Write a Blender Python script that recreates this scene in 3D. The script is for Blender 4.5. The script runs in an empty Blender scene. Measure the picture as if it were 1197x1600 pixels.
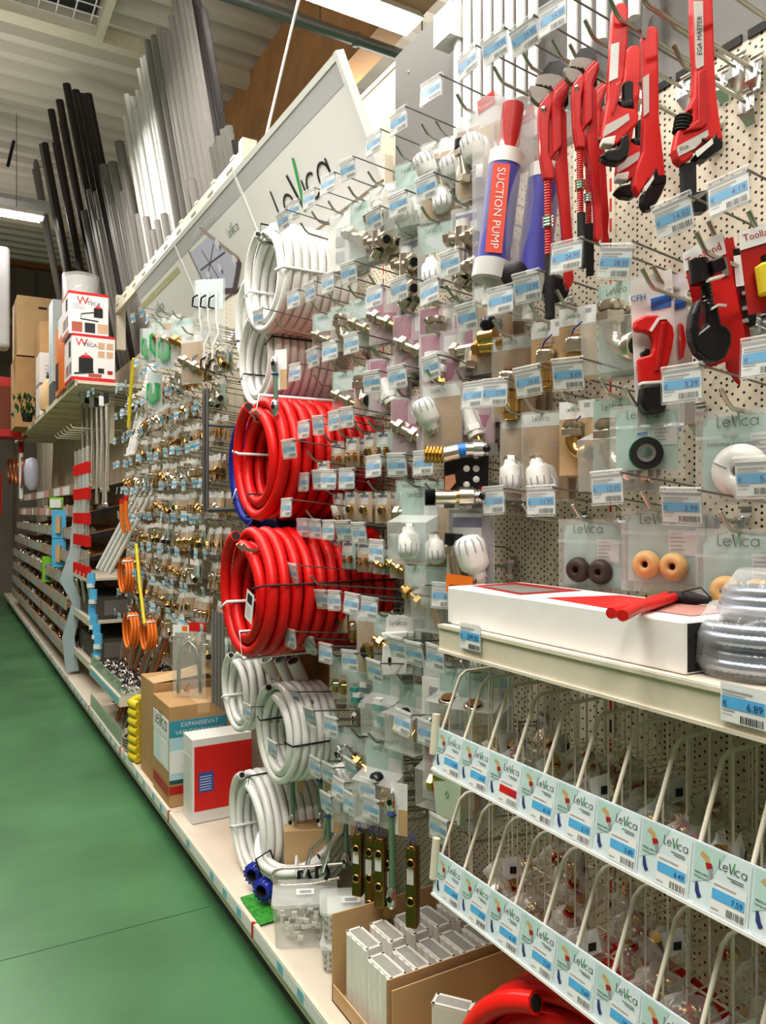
import bpy, math, random
from mathutils import Matrix, Vector
R=random.Random(7)
PI=math.pi
col=bpy.context.scene.collection
# ---------------------------------------------------------------- camera
EYE=1.6; YAW=math.radians(29.8); CS=math.cos(YAW); SN=math.sin(YAW); FP=1200.0
def PX(px,py,X):
    "point on the plane x = X seen at a pixel of the 1197x1600 frame"
    u=(px-598.5)/FP; v=(py-800)/FP
    Y=X*(CS-u*SN)/(u*CS+SN)
    d=X*SN+Y*CS
    return Vector((X,Y,EYE-v*d))
def PY(px,py,Y):
    u=(px-598.5)/FP; v=(py-800)/FP
    X=Y*(u*CS+SN)/(CS-u*SN); d=X*SN+Y*CS
    return Vector((X,Y,EYE-v*d))
def PZ(px,py,Z):
    u=(px-598.5)/FP; v=(py-800)/FP
    d=(EYE-Z)/v; r=u*d
    return Vector((r*CS+d*SN, d*CS-r*SN, Z))
cd=bpy.data.cameras.new('camera'); cam=bpy.data.objects.new('camera',cd); col.objects.link(cam)
cam.location=(0,0,EYE); cam.rotation_euler=(PI/2,0,-YAW)
cd.sensor_fit='VERTICAL'; cd.sensor_height=36; cd.lens=27; cd.clip_start=.05; cd.clip_end=100
bpy.context.scene.camera=cam
# ---------------------------------------------------------------- materials
MC={}
def mat(name,rgb,rough=.5,metal=0,emit=0,noise=0,nscale=20,bump=0,spec=.5,coat=0,alpha=1):
    if name in MC: return MC[name]
    m=bpy.data.materials.new(name); m.use_nodes=True; nt=m.node_tree; b=nt.nodes['Principled BSDF']
    b.inputs['Base Color'].default_value=(*rgb,1); b.inputs['Roughness'].default_value=rough
    b.inputs['Metallic'].default_value=metal; b.inputs['Specular IOR Level'].default_value=spec
    if coat: b.inputs['Coat Weight'].default_value=coat
    if emit:
        b.inputs['Emission Color'].default_value=(*rgb,1); b.inputs['Emission Strength'].default_value=emit
    if noise or bump:
        tc=nt.nodes.new('ShaderNodeTexCoord'); n=nt.nodes.new('ShaderNodeTexNoise'); n.inputs['Scale'].default_value=nscale
        n.inputs['Detail'].default_value=4
        nt.links.new(tc.outputs['Object'],n.inputs['Vector'])
        if noise:
            r=nt.nodes.new('ShaderNodeValToRGB')
            r.color_ramp.elements[0].position=.3; r.color_ramp.elements[1].position=.7
            r.color_ramp.elements[0].color=(*[max(0,c*(1-noise)) for c in rgb],1)
            r.color_ramp.elements[1].color=(*[min(1,c*(1+noise)) for c in rgb],1)
            nt.links.new(n.outputs['Fac'],r.inputs['Fac']); nt.links.new(r.outputs['Color'],b.inputs['Base Color'])
        if bump:
            bp=nt.nodes.new('ShaderNodeBump'); bp.inputs['Strength'].default_value=bump; bp.inputs['Distance'].default_value=.01
            nt.links.new(n.outputs['Fac'],bp.inputs['Height']); nt.links.new(bp.outputs['Normal'],b.inputs['Normal'])
    MC[name]=m; return m
def clearmat(name,rgb=(.85,.87,.86),fac=.17,rough=.10,crinkle=.6,ns=16):
    m=bpy.data.materials.new(name); m.use_nodes=True; nt=m.node_tree; nt.nodes.clear()
    o=nt.nodes.new('ShaderNodeOutputMaterial'); mx=nt.nodes.new('ShaderNodeMixShader'); tr=nt.nodes.new('ShaderNodeBsdfTransparent')
    tr.inputs['Color'].default_value=(.97,.975,.97,1)
    pr=nt.nodes.new('ShaderNodeBsdfPrincipled'); pr.inputs['Base Color'].default_value=(*rgb,1); pr.inputs['Roughness'].default_value=rough
    pr.inputs['Specular IOR Level'].default_value=1.0
    fr=nt.nodes.new('ShaderNodeLayerWeight'); fr.inputs['Blend'].default_value=.35
    ma=nt.nodes.new('ShaderNodeMath'); ma.operation='MULTIPLY_ADD'; ma.inputs[1].default_value=.5; ma.inputs[2].default_value=fac
    tc=nt.nodes.new('ShaderNodeTexCoord'); n=nt.nodes.new('ShaderNodeTexNoise'); n.inputs['Scale'].default_value=ns; n.inputs['Detail'].default_value=1.5; mp=nt.nodes.new('ShaderNodeMapping'); mp.inputs['Scale'].default_value=(1,1,.25)
    bp=nt.nodes.new('ShaderNodeBump'); bp.inputs['Strength'].default_value=crinkle; bp.inputs['Distance'].default_value=.01
    L=nt.links.new
    L(tc.outputs['Object'],mp.inputs[0]); L(mp.outputs[0],n.inputs['Vector']); L(n.outputs['Fac'],bp.inputs['Height']); L(bp.outputs['Normal'],pr.inputs['Normal']); L(bp.outputs['Normal'],fr.inputs['Normal'])
    L(fr.outputs['Facing'],ma.inputs[0]); L(ma.outputs[0],mx.inputs['Fac']); L(tr.outputs[0],mx.inputs[1]); L(pr.outputs[0],mx.inputs[2]); L(mx.outputs[0],o.inputs['Surface'])
    MC[name]=m; return m
CREAM=mat('cream_steel',(.76,.70,.58),.45,noise=.04)
DECK=mat('cream_deck',(.72,.65,.55),.4,noise=.05,nscale=5)
WHITE=mat('white_plastic',(.86,.86,.84),.3)
PAPER=mat('white_paper',(.84,.85,.86),.7,noise=.02)
BLUE=mat('label_blue',(.12,.46,.80),.6)
INK=mat('black_ink',(.03,.03,.035),.6)
GREY_INK=mat('grey_ink',(.42,.42,.46),.7)
STEEL=mat('zinc_steel',(.50,.51,.46),.3,1)
DSTEEL=mat('dark_steel',(.25,.25,.25),.4,.8)
CHROME=mat('chrome',(.85,.86,.88),.16,1)
NICKEL=mat('nickel',(.74,.68,.58),.25,1)
BRASS=mat('brass',(.66,.43,.16),.25,1)
RED=mat('red_paint',(.55,.022,.022),.35,noise=.08,coat=.3)
REDV=mat('red_vivid',(.66,.02,.018),.4)
REDD=mat('red_dark',(.45,.02,.02),.4)
REDCOIL=mat('red_corrugated',(.74,.012,.012),.42)
BLACK=mat('black_plastic',(.015,.015,.017),.3)
BLACKM=mat('black_matte',(.02,.02,.022),.7)
GREEN=mat('green_plastic',(.02,.36,.10),.35)
DGREEN=mat('green_tape',(.02,.22,.09),.4)
BLUEP=mat('blue_plastic',(.03,.05,.42),.35)
BLUEL=mat('light_blue',(.13,.50,.85),.4)
NAVY=mat('navy_print',(.05,.06,.22),.5)
PUMPB=mat('pump_blue',(.10,.10,.45),.4)
ORANGE=mat('orange',(.85,.22,.03),.4)
YELLOW=mat('yellow',(.80,.65,.05),.45)
KRAFT=mat('kraft',(.50,.31,.15),.8,noise=.06,nscale=8)
KRAFTL=mat('kraft_light',(.62,.43,.24),.8,noise=.05,nscale=8)
WOOD=mat('beech',(.68,.44,.20),.5,noise=.1,nscale=60)
DWOOD=mat('wenge',(.07,.045,.04),.5)
MINT=mat('mint_card',(.50,.69,.66),.6,noise=.06,nscale=25)
MINTL=mat('mint_pale',(.72,.82,.87),.55,noise=.03,nscale=14)
MAG=mat('magenta_card',(.42,.06,.20),.6)
MAGL=mat('pink_card',(.62,.42,.50),.6)
GREYC=mat('grey_card',(.35,.34,.36),.6)
COPPER=mat('copper',(.65,.26,.13),.35,.8)
GREYP=mat('grey_pipe',(.22,.21,.20),.6,spec=.3)
LGREYP=mat('light_grey_pipe',(.36,.345,.33),.55,spec=.3)
WPIPE=mat('white_pipe',(.86,.86,.86),.3)
DPIPE=mat('dark_pipe',(.04,.035,.035),.6,spec=.25)
COILW=mat('white_coil',(.88,.88,.87),.25)
COILB=mat('blue_coil',(.01,.02,.30),.45)
CERAM=mat('ceramic',(.90,.88,.84),.15,coat=.5)
GREYPANEL=mat('grey_steel_panel',(.19,.185,.18),.55,noise=.05,nscale=3)
BLADE=mat('jaw_steel',(.22,.20,.18),.45,.6)
SPRING=mat('spring_steel',(.42,.47,.56),.3,.8)
LEVBLK=mat('logo_black',(.02,.02,.02),.6)
LGRN=mat('logo_green',(.05,.45,.12),.6)
CLEAR=clearmat('clear_bag')
CLEARF=clearmat('clear_film',(.9,.9,.9),.10,.15,.3)
CLEART=clearmat('clear_tub',(.86,.88,.87),.16,.3,.1)
CLEARW=clearmat('crinkled_wrap',(.95,.95,.96),.16,.06,.8,22)
GLASS=clearmat('clear_riser',(.45,.6,.5),.25,.1,0)
CLEARS=clearmat('thin_wrap',(.95,.95,.96),.03,.08,.5,22)
# ---------------------------------------------------------------- mesh builder
class MB:
    def __init__(s): s.v=[];s.f=[];s.m=[];s.sm=[];s.mats=[];s.M=Matrix()
    def mi(s,m):
        if m not in s.mats: s.mats.append(m)
        return s.mats.index(m)
    def add(s,vs,fs,m,smooth=False):
        b=len(s.v); M=s.M
        s.v+= [tuple(M@Vector(p)) for p in vs]; i=s.mi(m)
        for f in fs: s.f.append([b+k for k in f]); s.m.append(i); s.sm.append(smooth)
    def box(s,c,d,m):
        x,y,z=c;a,b,e=d[0]/2,d[1]/2,d[2]/2
        s.add([(x-a,y-b,z-e),(x+a,y-b,z-e),(x+a,y+b,z-e),(x-a,y+b,z-e),(x-a,y-b,z+e),(x+a,y-b,z+e),(x+a,y+b,z+e),(x-a,y+b,z+e)],
              [(0,3,2,1),(4,5,6,7),(0,1,5,4),(1,2,6,5),(2,3,7,6),(3,0,4,7)],m)
    def bb(s,lo,hi,m): s.box([(p+q)/2 for p,q in zip(lo,hi)],[abs(q-p) for p,q in zip(lo,hi)],m)
    def quad(s,ps,m): s.add(ps,[tuple(range(len(ps)))],m)
    def rect(s,x0,z0,x1,z1,y,m): s.quad([(x0,y,z0),(x1,y,z0),(x1,y,z1),(x0,y,z1)],m)
    def prism(s,o,y0,y1,m,holes=None):
        n=len(o); A=sum(o[i][0]*o[(i+1)%n][1]-o[(i+1)%n][0]*o[i][1] for i in range(n))
        if A<0: o=o[::-1]
        s.add([(x,y0,z) for x,z in o]+[(x,y1,z) for x,z in o],
              [tuple(range(n)),tuple(range(2*n-1,n-1,-1))]+[(i+n,(i+1)%n+n,(i+1)%n,i) for i in range(n)],m)
    def tube(s,pts,r,m,seg=6,closed=False,caps=True):
        P=[Vector(p) for p in pts]; n=len(P); vs=[]; up=None
        for i in range(n):
            a=P[i-1] if (i>0 or closed) else P[i]; b=P[(i+1)%n] if (i<n-1 or closed) else P[i]
            t=(b-a); t=t.normalized() if t.length>1e-9 else Vector((0,0,1))
            if up is None:
                up=Vector((0,0,1)) if abs(t.z)<.9 else Vector((1,0,0))
            up=(up-t*up.dot(t)); up=up.normalized() if up.length>1e-6 else t.orthogonal().normalized()
            w=t.cross(up); rr=r[i] if isinstance(r,(list,tuple)) else r
            for k in range(seg):
                a2=2*PI*k/seg; vs.append(P[i]+up*(rr*math.cos(a2))+w*(rr*math.sin(a2)))
        fs=[]
        for i in range(n if closed else n-1):
            j=(i+1)%n
            for k in range(seg):
                q=(k+1)%seg; fs.append((i*seg+k,i*seg+q,j*seg+q,j*seg+k))
        s.add(vs,fs,m,True)
        if caps and not closed:
            b=len(s.v)-len(vs); i=s.mi(m); b2=len(s.v); s.v+=s.v[b:b+seg]+s.v[b+(n-1)*seg:b+n*seg]
            s.f.append([b2+k for k in range(seg)][::-1]); s.f.append([b2+seg+k for k in range(seg)]); s.m+=[i,i]; s.sm+=[False,False]
    def lathe(s,prof,o,ax,m,seg=12,smooth=True,caps=True):
        "prof: (radius, height along axis)"
        a=Vector(ax).normalized(); u=a.orthogonal().normalized(); w=a.cross(u); o=Vector(o); vs=[]
        for r,h in prof:
            for k in range(seg):
                t=2*PI*k/seg; vs.append(o+a*h+u*(r*math.cos(t))+w*(r*math.sin(t)))
        n=len(prof); fs=[]
        for i in range(n-1):
            for k in range(seg):
                q=(k+1)%seg; fs.append((i*seg+k,i*seg+q,(i+1)*seg+q,(i+1)*seg+k))
        s.add(vs,fs,m,smooth)
        if caps:
            b=len(s.v)-len(vs); i=s.mi(m)
            for idx,rev in ((0,True),(n-1,False)):
                if prof[idx][0]>1e-5:
                    b2=len(s.v); s.v+=s.v[b+idx*seg:b+idx*seg+seg]; ff=[b2+k for k in range(seg)]; s.f.append(ff[::-1] if rev else ff); s.m.append(i); s.sm.append(False)
    def hexn(s,o,ax,r,h,m): s.lathe([(r*.9,0),(r,h*.12),(r,h*.88),(r*.9,h)],o,ax,m,6,False)
    def text(s,t,x,z,size,y,m,align='C',rot=0,sx=1):
        vs,fs,w=textmesh(t)
        if align=='C': ox=-w/2
        elif align=='R': ox=-w
        else: ox=0
        c,n=math.cos(rot),math.sin(rot)
        out=[]
        for a,b in vs:
            a=(a+ox)*size*sx; b=b*size; out.append((x+a*c-b*n,y,z+a*n+b*c))
        s.add(out,fs,m)
    def mesh(s,name):
        me=bpy.data.meshes.new(name); me.from_pydata(s.v,[],s.f)
        for m in s.mats: me.materials.append(m)
        me.polygons.foreach_set('material_index',s.m); me.polygons.foreach_set('use_smooth',s.sm); me.update(); return me
    def build(s,name,parent=None): return put(name,s.mesh(name),parent)
def put(name,me,parent=None,loc=None):
    o=bpy.data.objects.new(name,me); col.objects.link(o)
    if parent is not None: o.parent=parent
    if loc is not None: o.location=loc
    return o
TC={}
def textmesh(t):
    if t in TC: return TC[t]
    c=bpy.data.curves.new('t','FONT'); c.body=t; c.size=1; c.resolution_u=2; c.offset=0
    o=bpy.data.objects.new('t',c); me=o.to_mesh()
    vs=[(v.co.x,v.co.y) for v in me.vertices]; fs=[tuple(p.vertices) for p in me.polygons]
    if fs:
        a=0
        p=fs[0]; n=len(p); a=sum(vs[p[i]][0]*vs[p[(i+1)%n]][1]-vs[p[(i+1)%n]][0]*vs[p[i]][1] for i in range(n))
        if a<0: fs=[f[::-1] for f in fs]
    w=max([v[0] for v in vs],default=0)
    o.to_mesh_clear(); bpy.data.objects.remove(o); bpy.data.curves.remove(c)
    TC[t]=(vs,fs,w); return TC[t]
def logo(mb,x,z,size,y,sup=False):
    "the thin lettering with a green slash in its v"
    def st(a,b,w=.036,m=LEVBLK):
        a=Vector((x+a[0]*size,0,z+a[1]*size)); b=Vector((x+b[0]*size,0,z+b[1]*size)); d=(b-a).normalized(); n=Vector((-d.z,0,d.x))*w*size
        mb.quad([(a.x-n.x,y,a.z-n.z),(b.x-n.x,y,b.z-n.z),(b.x+n.x,y,b.z+n.z),(a.x+n.x,y,a.z+n.z)][::1],m)
    def arc(cx,cz,r,a0,a1,n=9):
        P=[(cx+r*math.cos(math.radians(a0+(a1-a0)*i/n)),cz+r*math.sin(math.radians(a0+(a1-a0)*i/n))) for i in range(n+1)]
        for i in range(n): st(P[i],P[i+1])
    X=-1.5
    st((X,.95),(X,.02)); st((X,.02),(X+.3,.02))
    arc(X+.7,.3,.29,15,330,10); st((X+.42,.3),(X+.98,.36))
    st((X+1.12,.95),(X+1.36,-.05),.05); st((X+1.36,-.05),(X+1.72,1.15),.06,LGRN)
    st((X+1.72,.6),(X+1.72,.02))
    arc(X+2.15,.3,.29,50,310,9)
    arc(X+2.8,.3,.29,0,360,12); st((X+3.09,.6),(X+3.09,.02))
def thing(name,label,cat,loc=(0,0,0),rotz=0,group=None):
    o=bpy.data.objects.new(name,None); col.objects.link(o); o.empty_display_size=.05
    o.location=loc; o.rotation_euler=(0,0,rotz); o['label']=label; o['category']=cat
    if group: o['group']=group
    return o
def tag(o,label,cat,group=None,kind=None):
    o['label']=label; o['category']=cat
    if group: o['group']=group
    if kind: o['kind']=kind
    return o
def struct(o): o['kind']='structure'; return o
WALLR=-PI/2
def face(loc,mix=.5):
    "yaw that turns an item between facing the aisle and facing along it"
    az=math.atan2(loc[0],loc[1]); return -(az*mix+(PI/2)*(1-mix))
ORD=['first','second','third','fourth','fifth','sixth','seventh','eighth','ninth','tenth','eleventh','twelfth','thirteenth','fourteenth','fifteenth','sixteenth','seventeenth','eighteenth','nineteenth','twentieth','twenty-first','twenty-second','twenty-third','twenty-fourth']
# ================================================================ the room
XB=.93; XW=1.45
JY=[.24+1.14*k for k in range(0,14)]   # bay joints: .24 1.38 2.52 3.66 4.8 5.94 7.08 ...
m=MB(); m.quad([(-3,-3,0),(9,-3,0),(9,16.5,0),(-3,16.5,0)],mat('floor_green',(.088,.215,.105),.32,noise=.25,nscale=1.3,spec=.5))
struct(m.build('floor'))
fl=MC['floor_green']; nt=fl.node_tree; bs=nt.nodes['Principled BSDF']
n2=nt.nodes.new('ShaderNodeTexNoise'); n2.inputs['Scale'].default_value=3; n2.inputs['Detail'].default_value=6
mr=nt.nodes.new('ShaderNodeMapRange'); mr.inputs[3].default_value=.18; mr.inputs[4].default_value=.40
nt.links.new(n2.outputs['Fac'],mr.inputs[0]); nt.links.new(mr.outputs[0],bs.inputs['Roughness'])
WALLM=mat('hall_wall',(.22,.19,.16),.8,noise=.1,nscale=2)
for nm,lo,hi in (('wall_back',(-3,16.5,0),(9,16.6,6.6)),('wall_left',(-3.1,-3,0),(-3,16.5,6.6)),('wall_right',(9,-3,0),(9.1,16.5,6.6)),('wall_front',(-3,-3.1,0),(9,-3,6.6))):
    m=MB(); m.bb(lo,hi,WALLM); struct(m.build(nm))
m=MB(); m.bb((-3,16.3,6.35),(9,16.5,6.6),mat('brown_beam',(.35,.15,.05),.6)); 
for k in range(30): m.box((-2.8+k*.4,16.48,3.2),(.03,.03,6.2),mat('wall_rib',(.16,.14,.12),.7))
m.bb((-3,16.35,5.2),(9,16.46,5.32),DSTEEL); struct(m.build('trim_back'))
# corrugated deck: ribs along x
m=MB(); dk=mat('roof_deck',(.70,.66,.60),.5)
y=-3.0; vs=[];
prof=[]
while y<16.5:
    prof+=[(y,6.4),(y+.13,6.4),(y+.17,6.52),(y+.30,6.52)]; y+=.34
prof.append((16.6,6.4))
for (a,b),(c,d) in zip(prof,prof[1:]): m.quad([(-3,a,b),(-3,c,d),(9,c,d),(9,a,b)],dk)
struct(m.build('ceiling'))
GL=mat('glulam',(.60,.33,.15),.6,noise=.12,nscale=4)
m=MB(); m.bb((2.9,-3,5.32),(3.12,16.5,6.4),GL); struct(m.build('trim_1'))
# light purlins and cross beam
m=MB()
for (px,py) in ((60,35),(20,345)):
    p=PZ(px,py,6.3); m.bb((-3,p.y-.06,6.25),(9,p.y+.06,6.4),CREAM)
struct(m.build('trim_2'))
# roof hatch with grille
h=thing('roof_grille','dark rooflight behind a white wire grille in the ceiling','rooflight',(0,0,0))
a=PZ(-20,-10,6.2); b_=PZ(150,40,6.2); 
x0,x1=-1.2,b_.x; y0,y1=min(a.y,b_.y)-.6,max(a.y,b_.y)
m=MB(); m.bb((x0,y0,6.3),(x1,y1,6.33),mat('rooflight_dark',(.05,.05,.06),.3)); m.build('pane',h)
m=MB(); k=x0
while k<x1+.01: m.tube([(k,y0,6.2),(k,y1,6.2)],.008,PAPER,4); k+=.15
k=y0
while k<y1+.01: m.tube([(x0,k,6.2),(x1,k,6.2)],.008,PAPER,4); k+=.15
m.build('grille',h)
m=MB(); m.bb((x1,y0,6.1),(x1+.07,y1,6.35),CREAM); m.bb((x0,y1,6.1),(x1+.07,y1+.07,6.35),CREAM); m.build('frame',h)
# conduit, cable tray, lamp
p1=PZ(400,8,5.2)
m=MB(); m.tube([(p1.x-.6,p1.y,5.2),(5,p1.y,5.2)],.045,mat('galvanised',(.42,.43,.44),.4,.7),10)
for q in range(6): m.tube([(p1.x+.3+q*.5-.02,p1.y,5.2),(p1.x+.3+q*.5+.02,p1.y,5.2)],.056,MC['galvanised'],10)
for q in range(5): m.tube([(p1.x+.5+q*.9,p1.y,5.2),(p1.x+.5+q*.9,p1.y,6.4)],.006,DSTEEL,5)
tag(m.build('ceiling_conduit'),'galvanised conduit crossing below the laminated timber beam','conduit')
LAMPM=mat('tube_light',(1,.96,.90),.5,emit=22)
def lamp(p,L,label,st=True):
    t=thing('fluorescent_lamp',label,'lamp',p)
    m=MB(); m.prism([(-.10,0),(.10,0),(.05,.07),(-.05,.07)],0,L,WHITE); m.M=Matrix.Rotation(-PI/2,4,'Z')
    m2=MB(); m2.M=Matrix.Rotation(-PI/2,4,'Z'); m2.prism([(-.10,0),(.10,0),(.05,.07),(-.05,.07)],0,L,WHITE); m2.build('housing',t)
    m3=MB()
    for s in (-.045,.045): m3.tube([(.04,s,-.02),(L-.04,s,-.02)],.022,LAMPM,8)
    m3.build('light_tube',t)
    m4=MB()
    for q in (.3,L-.3): m4.tube([(q,0,.07),(q,0,6.42-p[2])],.004,DSTEEL,4)
    m4.build('suspension_wire',t)
    return t
q=PZ(650,42,4.6); lamp((q.x-2.4,q.y,4.6),2.4,'glowing white tube lamp above the grey steel panel')
q=PZ(68,342,5.2); lamp((q.x-2.0,q.y,5.2),2.0,'distant glowing tube lamp beyond the dark pipes')
for i,yy in enumerate((-1.2,.6)): lamp((-1.0,yy,4.6),2.4,'tube lamp over the aisle behind the viewer, '+('further' if i==0 else 'nearer')+' one')
# perforated cable tray
p=PZ(30,320,5.6); m=MB(); m.bb((p.x-2,p.y-.15,5.6),(p.x+.45,p.y+.15,5.66),mat('tray',(.5,.5,.5),.5,.4))
tag(m.build('cable_tray'),'perforated grey cable tray hanging at far left','tray')
m=MB(); a=PZ(466,0,4.0); b=PZ(412,225,3.35); m.tube([(b.x,b.y,3.34),tuple(a+(a-b)*1.5)],.007,WHITE,6)
tag(m.build('suspension_cable'),'white cord holding up the large logo header board','cord')
m=MB(); a=PY(40,145,11); b=PY(78,150,11); c=PY(12,260,11); d=PY(76,222,11)
m.tube([c,a,b,d],.02,BLACK,6); tag(m.build('ceiling_bracket'),'thin black wire bracket under the ceiling at left','bracket')
# ---------------------------------------------------------------- perforated board material
def pegmat():
    m=bpy.data.materials.new('pegboard'); m.use_nodes=True; nt=m.node_tree; b=nt.nodes['Principled BSDF']; L=nt.links.new
    def mth(op,a,bb=None,c=None):
        n=nt.nodes.new('ShaderNodeMath'); n.operation=op
        for i,x in enumerate((a,bb,c)):
            if x is None: continue
            if isinstance(x,(int,float)): n.inputs[i].default_value=x
            else: L(x,n.inputs[i])
        return n.outputs[0]
    tc=nt.nodes.new('ShaderNodeTexCoord'); sp=nt.nodes.new('ShaderNodeSeparateXYZ'); L(tc.outputs['Object'],sp.inputs[0])
    CW=.0135; RH=.0272
    cy=mth('DIVIDE',sp.outputs['Y'],CW); ci=mth('FLOOR',cy); fy=mth('MULTIPLY',mth('SUBTRACT',mth('SUBTRACT',cy,ci),.5),CW)
    par=mth('FLOORED_MODULO',ci,2); dense=mth('COMPARE',mth('FLOORED_MODULO',ci,6),0,.1)
    zz=mth('ADD',mth('DIVIDE',sp.outputs['Z'],RH),mth('MULTIPLY',par,.5))
    f1=mth('MULTIPLY',mth('SUBTRACT',mth('FRACT',zz),.5),RH)
    f2=mth('MULTIPLY',mth('SUBTRACT',mth('FRACT',mth('MULTIPLY',zz,2)),.5),RH/2)
    fz=mth('ADD',mth('MULTIPLY',f1,mth('SUBTRACT',1,dense)),mth('MULTIPLY',f2,dense))
    r=mth('SQRT',mth('ADD',mth('MULTIPLY',fy,fy),mth('MULTIPLY',fz,fz)))
    hole=mth('LESS_THAN',r,.0031)
    mx=nt.nodes.new('ShaderNodeMix'); mx.data_type='RGBA'; mx.inputs[6].default_value=(.74,.68,.56,1); mx.inputs[7].default_value=(.02,.018,.015,1)
    L(hole,mx.inputs[0]); L(mx.outputs[2],b.inputs['Base Color']); b.inputs['Roughness'].default_value=.45
    return m
PEG=pegmat()
# ---------------------------------------------------------------- shelving bays
def bay(k,label,ztop,rail=True):
    y0,y1=JY[k],JY[k+1]
    t=thing('shelving_bay',label,'shelving',(XB,y0,0)); 
    def B(nm,lo,hi,mt,more=()):
        m=MB(); m.M=Matrix.Translation((-XB,-y0,0)); m.bb(lo,hi,mt)
        for l,h,mm in more: m.bb(l,h,mm)
        return m.build(nm,t)
    B('back_panel',(XW,y0+.012,.1),(XW+.02,y1-.012,ztop),PEG)
    sl=[]; z=.6
    while z<ztop-.1: sl.append(((XW-.006,y0-.003,z),(XW-.0045,y0+.003,z+.032),REDV if int(z*20)%3 else BLACKM)); z+=.05
    B('upright',(XW-.005,y0-.012,0),(XW+.03,y0+.012,ztop),CREAM,sl)
    B('deck',(XB+.0125,y0+.002,.150),(XW,y1-.002,.172),DECK)
    B('kick_plate',(XB+.05,y0+.004,.0),(XB+.065,y1-.004,.10),mat('kick',(.10,.10,.09),.6))
    B('base_fascia',(XB+.0135,y0+.003,.085),(XB+.03,y1-.003,.149),CREAM)
    m=MB(); m.M=Matrix.Translation((-XB,-y0,0)); m.bb((XB-.004,y0+.004,.132),(XB+.012,y1-.004,.181),CREAM)
    m.bb((XB-.0045,y0+.01,.138),(XB-.004,y1-.01,.175),PAPER)
    m.build('price_rail',t)
    yy=y0+.12
    while yy<y1-.1:
        m=MB(); m.M=Matrix.Translation((-XB,-y0,0)); m.bb((XB-.0055,yy,.141),(XB-.0046,yy+.045,.172),MC.get('label_teal') or mat('label_teal',(.25,.55,.68),.6)); m.build('price_label',t); yy+=R.choice((.16,.21,.27,.34))
    m=MB(); m.M=Matrix.Translation((-XB,-y0,0)); m.bb((XB-.007,y0-.002,.13),(XB+.005,y0+.008,.184),REDV); m.build('joint_clip',t)
    return t
names=['nearest perforated shelving bay with white wire bins and grey top panel','perforated shelving bay crowded with hooks behind the carton of ceramics','perforated shelving bay behind the red pipe coils under the logo header','perforated shelving bay with the expansion vessel cartons on its base','perforated shelving bay above the clear-fronted tray of small pipe clips','shelving bay with braided hoses and leaning pipes','shelving bay under the high shelf of boxes, with slanted bins','distant slanted bin bay','distant slanted bin bay','distant slanted bin bay','distant slanted bin bay','distant slanted bin bay','distant slanted bin bay']
for k in range(13):
    t=bay(k,names[k],2.58 if k<2 else 2.95)
    if k>6: t['group']='distant slanted bin bays'
# header & upper panels -------------------------------------------------
def wallpart(nm,lo,hi,mt,label,cat):
    m=MB(); m.bb(lo,hi,mt); return tag(m.build(nm),label,cat)
t=thing('top_board','large grey steel panel above the perforated board','panel',(XW,.3,2.58))
m=MB(); m.bb((0,0,0),(.02,2.14,.70),GREYPANEL); m.build('panel_sheet',t)
m=MB()
for yy in (.1,1.0,1.2,2.05):
    for zz in (.1,.6): m.lathe([(.008,0),(.006,.004)],(0,yy,zz),(-1,0,0),CHROME,8)
m.build('screw',t)
m=MB(); k=0.0
while k<2.1: m.bb((-.004,k,.0),(0,k+.045,.018),BLACKM); k+=.06
m.build('slotted_edge',t)
m=MB(); m.bb((XW+.05,2.2,2.6),(XW+.07,3.6,3.3),CREAM); m.bb((XW+.045,2.2,3.3),(XW+.075,3.6,3.32),WHITE)
tag(m.build('white_board'),'plain white board standing behind the logo header','board')
# vertical white conduits in front of the grey panel
for i,(ya,n) in enumerate(((1.60,8),(1.20,6))):
    for k in range(n):
        m=MB(); m.lathe([(.0145,0),(.0145,1.5)],(0,0,0),(0,0,1),WPIPE,10)
        o=m.build('white_conduit'); o.location=(1.385,ya+k*.05,2.74)
        tag(o,ORD[k]+' upright white plastic conduit from the right, '+('left' if i==0 else 'right')+' bundle on the grey panel','pipe','white conduits in front of the grey panel')
m=MB(); m.bb((1.34,1.93,3.06),(1.40,2.02,3.16),WHITE)
tag(m.build('pipe_bracket'),'white plastic holder carrying the upright conduits','bracket')
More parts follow.
